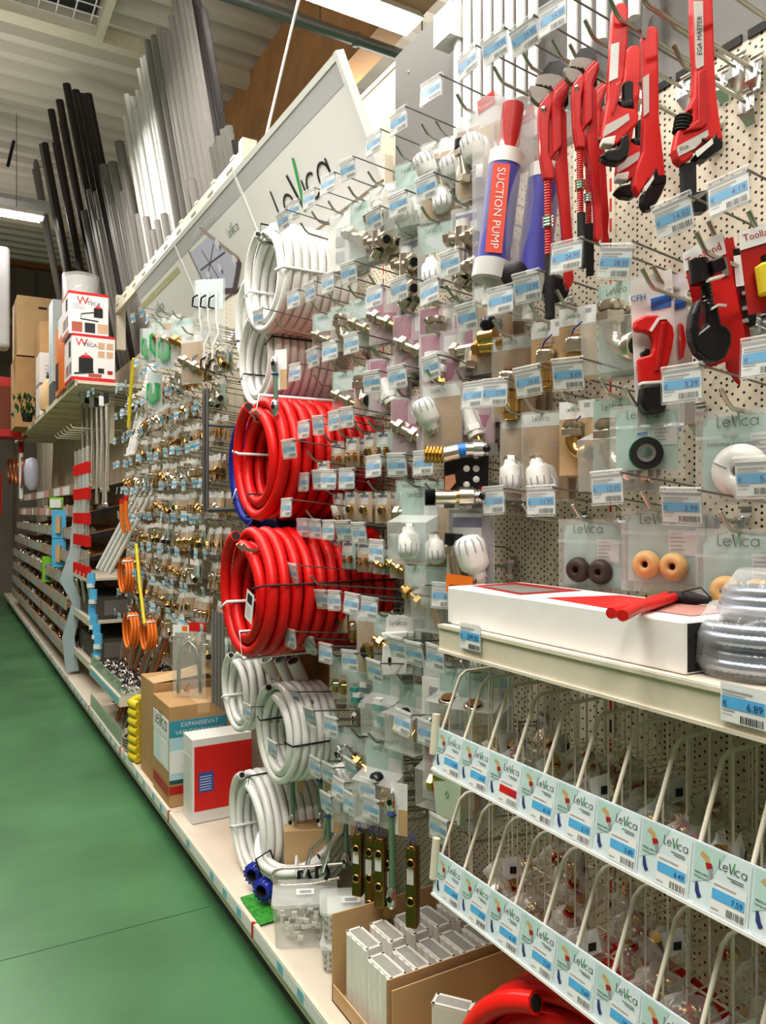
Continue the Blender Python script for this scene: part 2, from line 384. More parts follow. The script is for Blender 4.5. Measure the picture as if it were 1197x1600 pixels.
# leaning headers
def header(k0,k1,label,kind):
    y0,y1=k0,k1
    t=thing('header_board',label,'sign',(XW-.01,(y0+y1)/2,2.86),WALLR)
    M=Matrix.Rotation(math.atan2(.19,.42),4,'X'); W=(y1-y0)/2-.004; H=.46
    m=MB(); m.M=M; m.bb((-W,0,0),(W,.012,H),mat('header_white',(.88,.87,.87),.5)); m.build('board',t)
    m=MB(); m.M=M; m.bb((-W,-.004,H-.018),(W-.001,.026,H+.006),WHITE); m.bb((W-.014,-.006,-.004),(W+.008,.030,H+.008),WHITE); m.build('edge_trim',t)
    m=MB(); m.M=M
    BAND=mat('header_band',(.55,.54,.56),.6)
    if kind==0:
        m.rect(-W,H-.10,W-.02,H-.02,-.001,BAND); logo(m,-.03,.10,.175,-.003)
    elif kind==1:
        m.rect(-W,H-.10,W,H-.02,-.001,BAND); m.text('conduite sanitair(e)',-.02,H-.085,.06,-.003,PAPER,'C')
        logo(m,.30,.24,.05,-.003)
        PLB=mat('plan_blue',(.62,.65,.80),.6); PLD=mat('plan_dark',(.14,.10,.11),.6); PLN=mat('plan_tan',(.45,.36,.33),.6)
        m.quad([(-.42,-.002,.08),(.0,-.002,.02),(.22,-.002,.12),(-.02,-.002,.33),(-.38,-.002,.34)],PLB)
        for a,b,w in (((-.40,.36),(-.36,.08),.012),((-.10,.40),(.24,.12),.012),((-.36,.09),(.02,.0),.016),((.02,.0),(.24,.11),.016),((-.2,.3),(-.1,.05),.004),((-.34,.22),(.1,.2),.004),((-.3,.15),(.0,.28),.003)):
            a=Vector((a[0],0,a[1])); b=Vector((b[0],0,b[1])); d=(b-a).normalized(); n=Vector((-d.z,0,d.x))*w
            m.quad([tuple(v+Vector((0,-.003,0))) for v in (a-n,b-n,b+n,a+n)],PLD if w>.013 or w<.01 else PLN)
        for c in ((-.25,.16),(-.05,.15),(.05,.26),(.18,.13)):
            m.quad([(c[0]+.03*math.cos(q*PI/6),-.004,c[1]+.03*math.sin(q*PI/6)) for q in range(12)],PAPER)
            m.quad([(c[0]+.01+.01*math.cos(q*PI/6),-.005,c[1]-.02+.01*math.sin(q*PI/6)) for q in range(12)],mat('dot_blue',(.1,.2,.7),.6))
    else:
        m.rect(-W,H-.09,W,H-.02,-.001,BAND); m.rect(-W,H-.16,W-.1,H-.12,-.001,mat('band_olive',(.55,.53,.30),.6))
        m.text('distributeur de raccords',0,H-.152,.035,-.003,PAPER,'C'); logo(m,-.2,.2,.06,-.003)
    m.build('print',t)
header(2.52,3.66,'large white header board with black and green logo lettering',0)
header(3.66,4.8,'white header board printed with a house plumbing plan',1)
header(4.8,5.94,'white header board with an olive green text band',2)
# cream rack beam behind header
for i,(a,b) in enumerate(((3.66,5.3),(5.3,6.9))):
    m=MB(); m.bb((1.29,a,3.31),(1.33,b,3.41),CREAM)
    y=a+.15
    while y<b-.1: m.bb((1.287,y,3.36),(1.29,y+.09,3.375),mat('slot_dark',(.25,.22,.16),.6)); m.bb((1.287,y-.03,3.41),(1.33,y+.03,3.425),CREAM); y+=.33
    tag(m.build('rack_beam'),('nearer' if i==0 else 'farther')+' cream steel rack beam retaining the leaning pipes','beam')
for i,y in enumerate((3.70,6.90)):
    m=MB(); m.bb((1.295,y-.03,(3.26 if i==0 else 3.0)),(1.37,y+.03,3.47),CREAM)
    for z in range(3): m.bb((1.293,y-.006,3.29+z*.055),(1.296,y+.006,3.31+z*.055),BLACKM)
    tag(m.build('rack_post'),('nearer' if i==0 else 'farther')+' cream perforated rack post at the beam end','post')
m=MB(); m.bb((1.22,7.0,2.72),(1.30,10.6,2.86),CREAM); m.bb((1.24,7.0,2.2),(1.30,7.06,3.1),CREAM)
tag(m.build('rack_rail'),'cream steel rail running left from the far rack post','rail')
# pipes in the rack ------------------------------------------------------
def pipe(i,px,py,r,mt,slope,nm,lab,tilt=0):
    X=1.45
    for _ in range(6):
        p=PX(px,py,X); X=1.46-slope*(p.z-3.35)
    p=PX(px,py,X)
    b=Vector((1.62+slope*2.2,p.y-tilt,1.2))
    m=MB(); m.tube([b,p],r,mt,10); 
    if r>.02: m.lathe([(r*.85,0),(r*.85,.003)],p,p-b,BLACKM,10)
    o=m.build(nm); tag(o,lab,'pipe'); return o
sets=[]
for i,(px,py) in enumerate(((55,265),(53,238),(66,226))): sets.append((px,py,.042,GREYP,.17,'grey'))
for px,py in ((70,224),(87,224),(80,172),(93,157),(104,132),(118,142),(128,148),(137,148),(112,170),(98,190)): sets.append((px,py,.040,mat('black_drain',(.03,.022,.02),.45),.16,'black'))
for px,py in ((141,297),(162,258),(176,254),(186,222),(152,300),(170,290)): sets.append((px,py,.040,mat('drain_grey',(.26,.25,.24),.45),.14,'grey'))
for px,py in ((199,148),(207,152),(216,142),(196,184),(212,170),(221,150),(219,108),(224,92),(229,88)): sets.append((px,py,.026,WPIPE,.13,'white'))
for px,py in ((230,64),(241,57),(236,100)): sets.append((px,py,.026,GREYP,.13,'grey'))
for px,py in ((249,47),(256,48),(263,52),(268,27),(259,80)): sets.append((px,py,.024,LGREYP,.13,'pale grey'))
for px,py in ((268,-30),(274,-50),(281,-60),(288,-66),(295,-66),(300,-40)): sets.append((px,py,.022,LGREYP,.13,'pale grey'))
for px,py in ((300,-40),(308,4),(317,15),(303,-20),(312,12)): sets.append((px,py,.026,DPIPE,.13,'dark'))
for px,py in ((192,300),(202,330),(216,335),(228,340),(240,360),(246,345),(256,335),(290,285),(300,282)): sets.append((px,py,.028,LGREYP,.12,'pale grey'))
for px,py in ((332,232),(343,214),(350,203),(357,198),(338,225)): sets.append((px,py,.024,GREYP,.12,'grey'))
for px,py in ((366,220),(372,220),(377,222),(383,230),(388,237),(393,243)): sets.append((px,py,.018,DPIPE,.12,'dark'))
for px,py in ((150,330),(158,345),(133,330),(180,320)): sets.append((px,py,.045,mat('drain_grey2',(.21,.20,.19),.5),.14,'grey'))
cnt={}
for s in sets: cnt[s[5]]=cnt.get(s[5],0)+1
seen={}
for px,py,r,mt,sl,c in sorted(sets,key=lambda s:s[0]):
    seen[c]=seen.get(c,0)+1; j=seen[c]
    pipe(j,px,py,r,mt,sl,'leaning_pipe',(ORD[j-1] if j<=len(ORD) else str(j)+'th')+' '+c+' plastic pipe from the left, leaning above the rack beam')['group']=c+' pipes leaning above the rack beam'
# ================================================================ display hooks with price tickets
HC={}
A=.10
def hookmeshes(L,style=0):
    k=(round(L,2),style)
    if k in HC: return HC[k]
    m=MB()
    r=.0042 if style==0 else .0032
    m.tube([(0,-.006,0),(0,-L+.03,A*(L-.03)),(0,-L+.018,A*(L)+.006),(0,-L,A*L+.028)],r,STEEL,6)
    prong=m.mesh('prong')
    m=MB(); La=L+.055
    m.tube([(0,-.006,.045),(0,-.03,.058),(0,-La,.058+A*La)],.0022,DSTEEL,5); arm=m.mesh('ticket_arm')
    m=MB(); m.add([(-.013,-.002,.03),(.013,-.002,.03),(-.018,-.018,.012),(.018,-.018,.012),(-.018,-.022,-.018),(.018,-.022,-.018),(-.010,-.004,-.042),(.010,-.004,-.042)],[(0,2,3,1),(2,4,5,3),(4,6,7,5)],CHROME)
    m.bb((-.004,-.026,-.02),(.004,-.02,.014),CHROME)
    m.tube([(-.014,-.008,.032),(.014,-.008,.032)],.004,STEEL,6)
    plate=m.mesh('back_clip')
    HC[k]=(prong,arm,plate); return HC[k]
TK={}
def ticket(price,kind=0):
    k=(price,kind)
    if k in TK: return TK[k]
    m=MB(); w,h=.034,.052
    m.rect(-w,-h,w,0,-.0012,PAPER); m.quad([(w,.0012,-h),(-w,.0012,-h),(-w,.0012,0),(w,.0012,0)],PAPER)
    m.rect(-w+.002,-.033,w-.002,-.017,-.0018,BLUE if kind==0 else REDV)
    m.rect(-w+.003,-.011,.014,-.0085,-.0018,GREY_INK); m.rect(-w+.003,-.015,.004,-.0135,-.0018,GREY_INK)
    m.text(price,w-.005,-.031,.014,-.0024,NAVY,'R'); m.text('€',-w+.004,-.031,.011,-.0024,NAVY,'L')
    m.rect(-w+.003,-.037,-.012,-.035,-.0018,GREY_INK); m.rect(-w+.003,-.042,-.016,-.041,-.0018,GREY_INK)
    x=-.004; rr=random.Random(price)
    while x<w-.004:
        b=rr.choice((.0007,.0014,.002)); m.rect(x,-.050,x+b,-.040,-.0018,INK); x+=b+.0013
    me=m.mesh('price_ticket'); TK[k]=me; return me
m=MB(); m.rect(-.036,-.056,.036,.004,-.004,CLEARF); m.quad([(.036,.003,-.056),(-.036,.003,-.056),(-.036,.003,.004),(.036,.003,.004)],CLEARF)
m.tube([(-.036,0,.005),(.036,0,.005)],.0045,CLEART,8); m.box((0,0,-.0025),(.07,.003,.005),GREY_INK); m.tube([(-.034,-.003,-.056),(.034,-.003,-.056)],.0012,CLEART,4)
HOLDER=m.mesh('ticket_holder')
m=MB(); m.rect(-.026,-.045,.026,0,-.001,PAPER); m.rect(-.026,-.03,.026,-.015,-.0016,BLUE); m.rect(-.002,-.042,.022,-.034,-.0016,GREY_INK); m.rect(-.02,-.011,.012,-.008,-.0016,GREY_INK)
m.quad([(.026,.001,-.045),(-.026,.001,-.045),(-.026,.001,0),(.026,.001,0)],PAPER)
m.tube([(-.028,0,.002),(.028,0,.002)],.004,CLEART,6)
SMALLT=m.mesh('price_ticket')
def hook(Y,zr,L,label,price=None,group=None,X=XW,small=False,tilt=0,kind=0,yaw=None,arm=True):
    t=thing('display_hook',label,'hook',(X-.001,Y,zr),WALLR+R.uniform(-.02,.02),group)
    a,b,c=hookmeshes(L,1 if small else 0)
    put('prong',a,t); put('back_clip',c,t)
    if price or small: put('ticket_arm',b,t)
    La=L+.055
    if small:
        o=put('price_ticket',SMALLT,t,(-.024,-La,.056+A*La)); o.rotation_euler=(R.uniform(-.15,.25),0,R.uniform(-.1,.3))
    elif price:
        o=put('ticket_holder',HOLDER,t,(-.034,-La,.055+A*La)); o.rotation_euler=(R.uniform(-.12,.22),tilt,R.uniform(.05,.30) if yaw is None else yaw)
        put('price_ticket',ticket(price,kind),o)
    return t
def tagpos(px,py,Xt=1.08):
    "root height and column of the hook whose ticket centre is seen here"
    p=PX(px,py,Xt); La=XW-Xt; L=La-.055
    return p.y-.034,p.z+.03-(.055+A*La),L
# ================================================================ fittings
def cyl(m,a,b,r,mt,seg=10): m.tube([a,b],r,mt,seg)
def thread(m,o,ax,r,h,mt,n=5):
    pr=[]
    for i in range(n): pr+=[(r,h*i/n),(r*.9,h*(i+.5)/n)]
    m.lathe(pr+[(r,h)],o,ax,mt,10)
def thermo(m,o,ax,s):
    "ribbed white radiator valve head"
    s*=.78; o=Vector(o); a=Vector(ax).normalized()
    m.lathe([(.013*s,0),(.0145*s,.009*s),(.015*s,.012*s),(.0225*s,.018*s),(.0240*s,.024*s),(.0252*s,.050*s),(.0238*s,.059*s),(.0185*s,.066*s),(.010*s,.0695*s),(0,.0705*s)],o,a,WHITE,16)
    m.hexn(o-a*.008*s,a,.014*s,.012*s,NICKEL)
    u=a.orthogonal().normalized(); w=a.cross(u)
    for k in range(12):
        t=2*PI*k/12; d=u*math.cos(t)+w*math.sin(t)
        p=[o+a*.044*s+d*.0252*s,o+a*.0585*s+d*.0242*s,o+a*.0655*s+d*.0190*s]
        m.tube(p,.0017*s,GREY_INK,4)
def fitting(m,kind,s,c=(0,0,0)):
    x,y,z=c
    V=lambda a,b,d:(x+a*s,y+b*s,z+d*s)
    if kind=='thermo': thermo(m,V(-.012,0,.012),(.25,-.25,-1) if R.random()<.5 else (-.3,-.3,1),s*1.1)
    elif kind=='thermoset':
        thermo(m,V(.016,0,-.01),(-.2,-.2,1),s*1.1); m.hexn(V(.016,0,-.035),(0,0,1),.013*s,.02*s,CHROME)
        cyl(m,V(-.022,0,.03),V(-.012,0,-.03),.009*s,NICKEL); m.hexn(V(-.022,0,.02),(0,0,1),.013*s,.014*s,NICKEL); m.hexn(V(-.014,0,-.03),(.2,0,1),.014*s,.014*s,NICKEL); cyl(m,V(-.023,0,.035),V(-.022,0,.05),.013*s,BLACK)
    elif kind=='hblock':
        for q in (.02,-.02):
            cyl(m,V(-.012,0,q),V(.022,-.012,q-.006),.009*s,NICKEL); m.hexn(V(.010,-.008,q-.004),(1,-.3,-.1),.0135*s,.010*s,NICKEL); cyl(m,V(.021,-.012,q-.006),V(.0235,-.013,q-.0065),.007*s,BLACK)
            cyl(m,V(-.012,0,q),V(-.030,0,q+.004),.007*s,NICKEL); m.hexn(V(-.034,0,q+.004),(1,0,0),.011*s,.010*s,NICKEL)
        cyl(m,V(-.006,0,.034),V(-.006,0,-.034),.012*s,NICKEL); thread(m,V(-.006,0,.032),(0,0,1),.010*s,.014*s,WHITE)
        cyl(m,V(-.006,0,-.034),V(-.016,0,-.046),.008*s,NICKEL)
    elif kind in('straight','straightb'):
        mt=NICKEL if kind=='straight' else BRASS
        cyl(m,V(-.032,0,.016),V(.030,0,-.014),.0085*s,mt); m.hexn(V(-.022,0,.012),(1,0,-.5),.014*s,.013*s,mt); m.hexn(V(.008,0,-.003),(1,0,-.5),.014*s,.013*s,mt)
        thread(m,V(.024,0,-.011),(1,0,-.5),.009*s,.012*s,BRASS)
    elif kind in('elbow','elbowb'):
        mt=NICKEL if kind=='elbow' else BRASS
        m.tube([V(-.004,0,.034),V(-.004,0,.004),V(.002,0,-.008),V(.012,-.004,-.014),V(.030,-.010,-.018)],.0115*s,mt,12)
        m.hexn(V(-.004,0,.014),(0,0,1),.0185*s,.015*s,NICKEL); m.lathe([(.0165*s,0),(.0175*s,.004*s),(.0165*s,.010*s)],V(-.004,0,.030),(0,0,1),NICKEL,14)
        m.lathe([(.0115*s,0),(.0115*s,.001*s)],V(-.004,0,.041),(0,0,1),BRASS,12)
        m.lathe([(.014*s,0),(.016*s,.004*s),(.016*s,.014*s),(.011*s,.0145*s)],V(.020,-.007,-.016),(1,-.35,-.1),mt,14)
        m.lathe([(.0108*s,0),(.0108*s,.001*s)],V(.0335,-.0118,-.0175),(1,-.35,-.1),BLACKM,12)
    elif kind=='compb':
        cyl(m,V(0,0,.02),V(0,0,-.035),.0125*s,BRASS,14); m.hexn(V(0,0,-.004),(0,0,1),.0185*s,.020*s,NICKEL); m.hexn(V(0,0,-.016),(0,0,1),.017*s,.010*s,BRASS)
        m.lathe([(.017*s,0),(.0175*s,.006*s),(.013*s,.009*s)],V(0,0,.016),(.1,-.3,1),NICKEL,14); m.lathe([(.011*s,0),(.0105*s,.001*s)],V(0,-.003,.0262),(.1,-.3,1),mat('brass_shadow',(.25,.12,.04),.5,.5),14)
        thread(m,V(0,0,-.036),(0,0,-1),.0125*s,.010*s,BRASS)
    elif kind in ('tee','teeb'):
        mt=NICKEL if kind=='tee' else BRASS
        cyl(m,V(-.03,0,0),V(.03,0,0),.010*s,mt); cyl(m,V(0,0,0),V(0,-.006,-.028),.010*s,mt)
        for o,a in ((V(-.034,0,0),(1,0,0)),(V(.022,0,0),(1,0,0)),(V(0,-.005,-.020),(0,-.2,-1))): m.hexn(o,a,.0145*s,.012*s,mt)
    elif kind=='nut':
        m.hexn(V(0,-.008,0),(.2,1,.1),.017*s,.012*s,BRASS); m.lathe([(.010*s,0),(.0098*s,.001)],V(0,-.0088,0),(.2,-1,.1),BLACKM,12)
    elif kind=='pair':
        for q in (-.014,.014):
            cyl(m,V(q,0,.01),V(q,0,-.018),.008*s,BRASS); m.hexn(V(q,0,-.006),(0,0,1),.0115*s,.01*s,NICKEL if q<0 else BRASS)
    elif kind=='whitev':
        cyl(m,V(-.01,0,.02),V(.012,0,-.02),.013*s,WHITE,12); m.hexn(V(.004,0,-.004),(.4,0,-1),.016*s,.010*s,WHITE); cyl(m,V(.012,0,-.02),V(.018,0,-.032),.008*s,BRASS)
    elif kind=='blackv':
        m.lathe([(0,0),(.009*s,.002*s),(.0125*s,.010*s),(.009*s,.019*s),(0,.021*s)],V(0,0,.008),(0,-.3,1),BLACK,14)
        cyl(m,V(-.012,0,0),V(.012,0,0),.013*s,BRASS,12); cyl(m,V(-.02,0,-.012),V(.022,0,-.014),.009*s,BRASS)
        m.hexn(V(-.024,0,-.012),(1,0,0),.012*s,.01*s,BRASS); m.hexn(V(.016,0,-.013),(1,0,0),.012*s,.01*s,BRASS)
    elif kind=='drain':
        cyl(m,V(-.006,0,.03),V(-.006,0,-.005),.012*s,WHITE,14); m.lathe([(.016*s,0),(.017*s,.01*s),(.013*s,.012*s)],V(-.006,0,.0),(0,0,1),WHITE,14)
        m.lathe([(.017*s,0),(.017*s,.012*s)],V(-.006,0,.018),(0,0,1),WHITE,16)
        cyl(m,V(-.004,0,0),V(.012,0,-.034),.007*s,BRASS); m.hexn(V(.002,0,-.012),(.4,0,-1),.010*s,.008*s,BRASS)
    elif kind=='tape':
        rin=.017*s; ro=.031*s
        m.lathe([(rin,0),(ro,0),(ro,.014*s),(rin,.014*s),(rin,0)],V(0,.005,0),(.45,-1,0),DGREEN,20,caps=False)
        m.lathe([(rin,0),(ro*.97,0)],V(.0065,-.0105,0),(.45,-1,0),BLACKM,20,caps=False); m.lathe([(rin*.6,0),(rin,.001)],V(.0068,-.0109,0),(.45,-1,0),GREYP,20,caps=False)
    elif kind in('ros','rosd','rosw'):
        mt={'ros':WHITE,'rosd':DWOOD,'rosw':WOOD}[kind]
        cs=[(0,-.002,0,1.0)] if kind=='ros' else [(-.022,0,0,.72),(.022,.003,-.002,.72)]
        for a,b,d,q in cs:
            pr=[(.0075*s*q,.002*s),(.0085*s*q,.0105*s),(.0115*s*q,.0125*s),(.021*s*q,.0115*s),(.0295*s*q,.0065*s),(.0325*s*q,0),(.0325*s*q,-.004*s)]
            m.lathe(pr,V(a,b,d),(.05,-1,.02),mt,22,caps=False)
            m.lathe([(.0,.0),(.0085*s*q,0)],V(a,b-.002,d),(.05,-1,.02),BLACKM,16,caps=False)
            if kind=='ros':
                m.tube([V(a-.010,b-.0138,d+.003),V(a-.021,b-.0128,d+.008),V(a-.030,b-.0070,d+.012)],.0007*s,GREY_INK,4); m.tube([V(a+.010,b-.0138,d-.004),V(a+.021,b-.0128,d-.009),V(a+.030,b-.0070,d-.012)],.0007*s,GREY_INK,4)
    elif kind=='plate':
        m.bb(V(-.035,-.004,-.05),V(.035,.0,.05),WHITE)
        for q in (-.018,.018): m.bb(V(-.012,-.0055,q-.012),V(.012,-.004,q+.012),GREY_INK)
    elif kind=='clips':
        for q in range(10):
            a,b=R.uniform(-.02,.02),R.uniform(-.04,.035); m.tube([V(a-.008,R.uniform(-.01,.01),b),V(a,-.008,b+.01),V(a+.009,R.uniform(-.01,.01),b-.002)],.0035*s,WHITE if q%3 else BLACKM,6)
    elif kind=='greenbit':
        for q in range(5): m.box(V(R.uniform(-.015,.015),R.uniform(-.008,.008),-.03+q*.014),(.022*s,.018*s,.012*s),mat('teal_plastic',(.05,.35,.33),.4) if q%2 else WHITE)
def pouch(m,w,h,t,mt=None,top=0):
    "soft clear bag: two bulging sheets, hung by the top edge"
    mt=mt or CLEAR; nx,nz=5,7; 
    for sgn in (-1,1):
        vs=[];fs=[]
        for j in range(nz+1):
            v=j/nz
            for i in range(nx+1):
                u=i/nx; b=math.sin(PI*u)**.6*math.sin(PI*min(1,v*1.02+.0))**.7 if 0<v<1 else 0
                b*=(.45+.55*v)
                vs.append(((u-.5)*w,sgn*t/2*b-.0,top-v*h))
        for j in range(nz):
            for i in range(nx):
                a=j*(nx+1)+i; q=(a,a+1,a+nx+2,a+nx+1); fs.append(q[::-1] if sgn<0 else q)
        m.add(vs,fs,mt,True)
def boxpack(m,w,h,t,mt=None):
    "rigid clear folded pack with slanted shoulder"
    mt=mt or CLEAR; f=-t
    P=[(-w/2,0,0),(w/2,0,0),(-w/2,0,-.06*h/.16),(w/2,0,-.06*h/.16),(-w/2,f,-.075*h/.16),(w/2,f,-.075*h/.16),(-w/2,f*.9,-h),(w/2,f*.9,-h),(-w/2,0,-h),(w/2,0,-h)]
    m.add(P,[(0,2,3,1),(2,4,5,3),(4,6,7,5),(6,8,9,7),(2,8,6,4),(3,5,7,9),(2,3,9,8)],mt)
PK={}
STY={ # shape, w, h, thickness, card colour, header colour
 'white':('p',.10,.17,.03,None,PAPER,'plate'),
 'green':('b',.105,.17,.05,MINT,None,None),
 'brown':('p',.10,.18,.04,KRAFT,PAPER,None),
 'mag':('p',.12,.15,.04,MAGL,MAG,None),
 'grey':('p',.085,.16,.03,GREYC,PAPER,None),
 'mint':('p',.11,.16,.035,MINT,None,None),
 'card':('c',.075,.14,.0,KRAFTL,PAPER,None),
 'small':('p',.055,.10,.02,KRAFTL,PAPER,None),
 'smallm':('p',.055,.10,.02,MINT,PAPER,None),
 'wide':('w',.16,.15,.03,MINT,MINTL,None),
}
def packmeshes(sty,fit,var=0,sc=1.0):
    key=(sty,fit,var,round(sc,2))
    if key in PK: return PK[key]
    sh,w,h,t,cc,hc,_=STY[sty]; w*=sc;h*=sc;t*=sc
    card=MB(); film=None; ft=None
    cw=w*.46
    if sh=='c':
        card.bb((-w/2,0,-h),(w/2,.0012,0),cc); card.rect(-w/2,-h*.24,w/2,0,-.0006,PAPER)
        card.rect(-w*.32,-h*.32,w*.3,-h*.30,-.0006,GREY_INK); card.rect(-w*.1,-h*.48,w*.32,-h*.465,-.0006,GREY_INK)
        card.rect(w*.2,-h*.1,w*.36,-h*.04,-.0008,GREY_INK); logo(card,-w*.12,-h*.14,w*.11,-.0010)
        zf=-h*.60
    elif sh=='w':
        card.rect(-w*.42,-h*.95,w*.42,-.012,.002,cc); card.quad([(w*.42,.0022,-h*.95),(-w*.42,.0022,-h*.95),(-w*.42,.0022,-.012),(w*.42,.0022,-.012)],cc)
        if var%3==2: card.rect(-w*.42,-h*.95,w*.42,-.012,.0016,mat('lilac_card',(.62,.52,.64),.6))
        card.rect(w*.08,-h*.60,w*.40,-h*.28,.0010,PAPER)
        for q in range(5): card.rect(w*.10,-h*(.33+q*.05),w*(.24+.02*(q%3)),-h*(.325+q*.05)+.0012,.0004,GREY_INK)
        logo(card,-w*.06,-h*.20,w*.135,.0005)
        if fit=='ros': card.text('design',-w*.13,-h*.33,w*.07,.0005,INK); card.text('rozetten / rosettes',-w*.1,-h*.42,w*.07,.0005,INK)
        zf=-h*.72
    else:
        if cc:
            lowz=-h*.96 if not(sty=='mint' and var%3!=1) else -h*.42
            card.rect(-cw,lowz,cw,-.006,.001,cc); card.quad([(cw,.0014,lowz),(-cw,.0014,lowz),(-cw,.0014,-.006),(cw,.0014,-.006)],cc)
            rr=random.Random(str(key))
            if sty in('green','mint'):
                card.quad([(-cw,.0007,lowz*.5),(cw*.1,.0007,lowz),(cw,.0007,lowz),(cw,.0007,lowz*.35)],MINTL); logo(card,-cw*.25,-h*.14,cw*.26,.0002)
                card.rect(cw*.25,-h*.42,cw*.95,-h*.2,.0004,PAPER)
            if sty=='mag':
                card.rect(-cw,-h*.5,-cw*.1,-.006,.0006,MAG); card.quad([(-cw*.6,.0005,-h*.8),(cw*.5,.0005,-h*.72),(cw*.8,.0005,-h*.5),(-cw*.2,.0005,-h*.45)],MAG)
                card.rect(cw*.1,-h*.32,cw*.9,-h*.08,.0004,PAPER)
            if sty in('brown',):
                card.rect(-cw,-h*.17,cw,-.006,.0004,PAPER if var%2==0 else KRAFTL); logo(card,-cw*.2,-h*.11,cw*.24,.0002)
                card.rect(cw*.2,-h*.4,cw*.8,-h*.385,.0004,GREY_INK)
            if sty in('small','smallm','grey'):
                card.rect(-cw*.8,-h*.42,cw*.5,-h*.06,.0004,PAPER); card.rect(-cw*.8,-h*.2,cw*.5,-h*.1,.0002,NAVY)
        if hc and sty=='white': card.rect(-cw,-h*.96,cw,-.004,.001,PAPER)
        zf=-h*.62
        fb=MB()
        if sh=='b': boxpack(fb,w,h,t)
        else: pouch(fb,w,h,t)
        film=fb.mesh('clear_bag')
    if sh=='w':
        fb=MB(); pouch(fb,w,h*1.08,t); fb.quad([(-w/2,-.004,-h*.30),(w/2,-.004,-h*.30),(w/2,-.006,-h*.34),(-w/2,-.006,-h*.34)],CLEAR); film=fb.mesh('clear_bag')
    fm=MB(); off=-.012 if sh!='b' else -t*.45
    fitting(fm,fit,(1.15 if sh!='c' else 1.1)*(1.3 if fit not in('plate','clips','greenbit','tape','ros','rosd','rosw','thermo','thermoset') and sh!='c' else 1)*sc*(.62 if sty.startswith('small') else 1)*(1.25 if sh=='w' and fit=='ros' else 1),(0,off,zf))
    if sh=='c': fm.tube([(-.01,-.012,zf+.03),(.0,-.02,zf+.045),(.012,-.006,zf+.062)],.0018,BLUEP,5)
    PK[key]=(card.mesh('backing_card'),film,fm.mesh('fitting')); return PK[key]
FITN={'thermo':'a white valve head','thermoset':'a valve head set','hblock':'a nickel twin valve block','straight':'a nickel straight valve','straightb':'a brass coupling','elbow':'a nickel elbow fitting','elbowb':'a brass elbow fitting','compb':'a brass compression fitting','tee':'a nickel tee','teeb':'a brass tee','nut':'a brass nut','pair':'two small couplings','whitev':'a white plastic valve','blackv':'a black-knob valve','drain':'a drain cock','tape':'a green roll of tape','ros':'a white pipe rosette','rosd':'dark wooden rosettes','rosw':'pale wooden rosettes','plate':'a white plate','clips':'white pipe clips','greenbit':'teal plastic plugs'}
STYN={'white':'white bag','green':'clear box','brown':'brown bag','mag':'pink bag','grey':'grey bag','mint':'mint bag','card':'brown card','small':'tiny kraft bag','smallm':'tiny mint bag','wide':'wide bag'}
def pack(sty,fit,hk,t,where,i,sc=1.0,yaw=None,group=None,label=None):
    "hk: hook root (Y,z) ; t: distance from the wall along the prong"
    Y,z=hk; X=XW-t
    loc=(X,Y,z+A*t+.004+(0))
    yw=WALLR+(R.uniform(-.15,.55) if yaw is None else yaw)
    lab=label or f"{STYN[sty]}, {FITN[fit].split(' ',1)[1] if FITN[fit].startswith('a ') else FITN[fit]}, {where}"
    o=thing('hanging_pack',lab,'pack',loc,yw,group)
    c,f,g=packmeshes(sty,fit,i%3,sc)
    put('backing_card',c,o)
    if f: put('clear_bag',f,o)
    put('fitting',g,o)
    return o
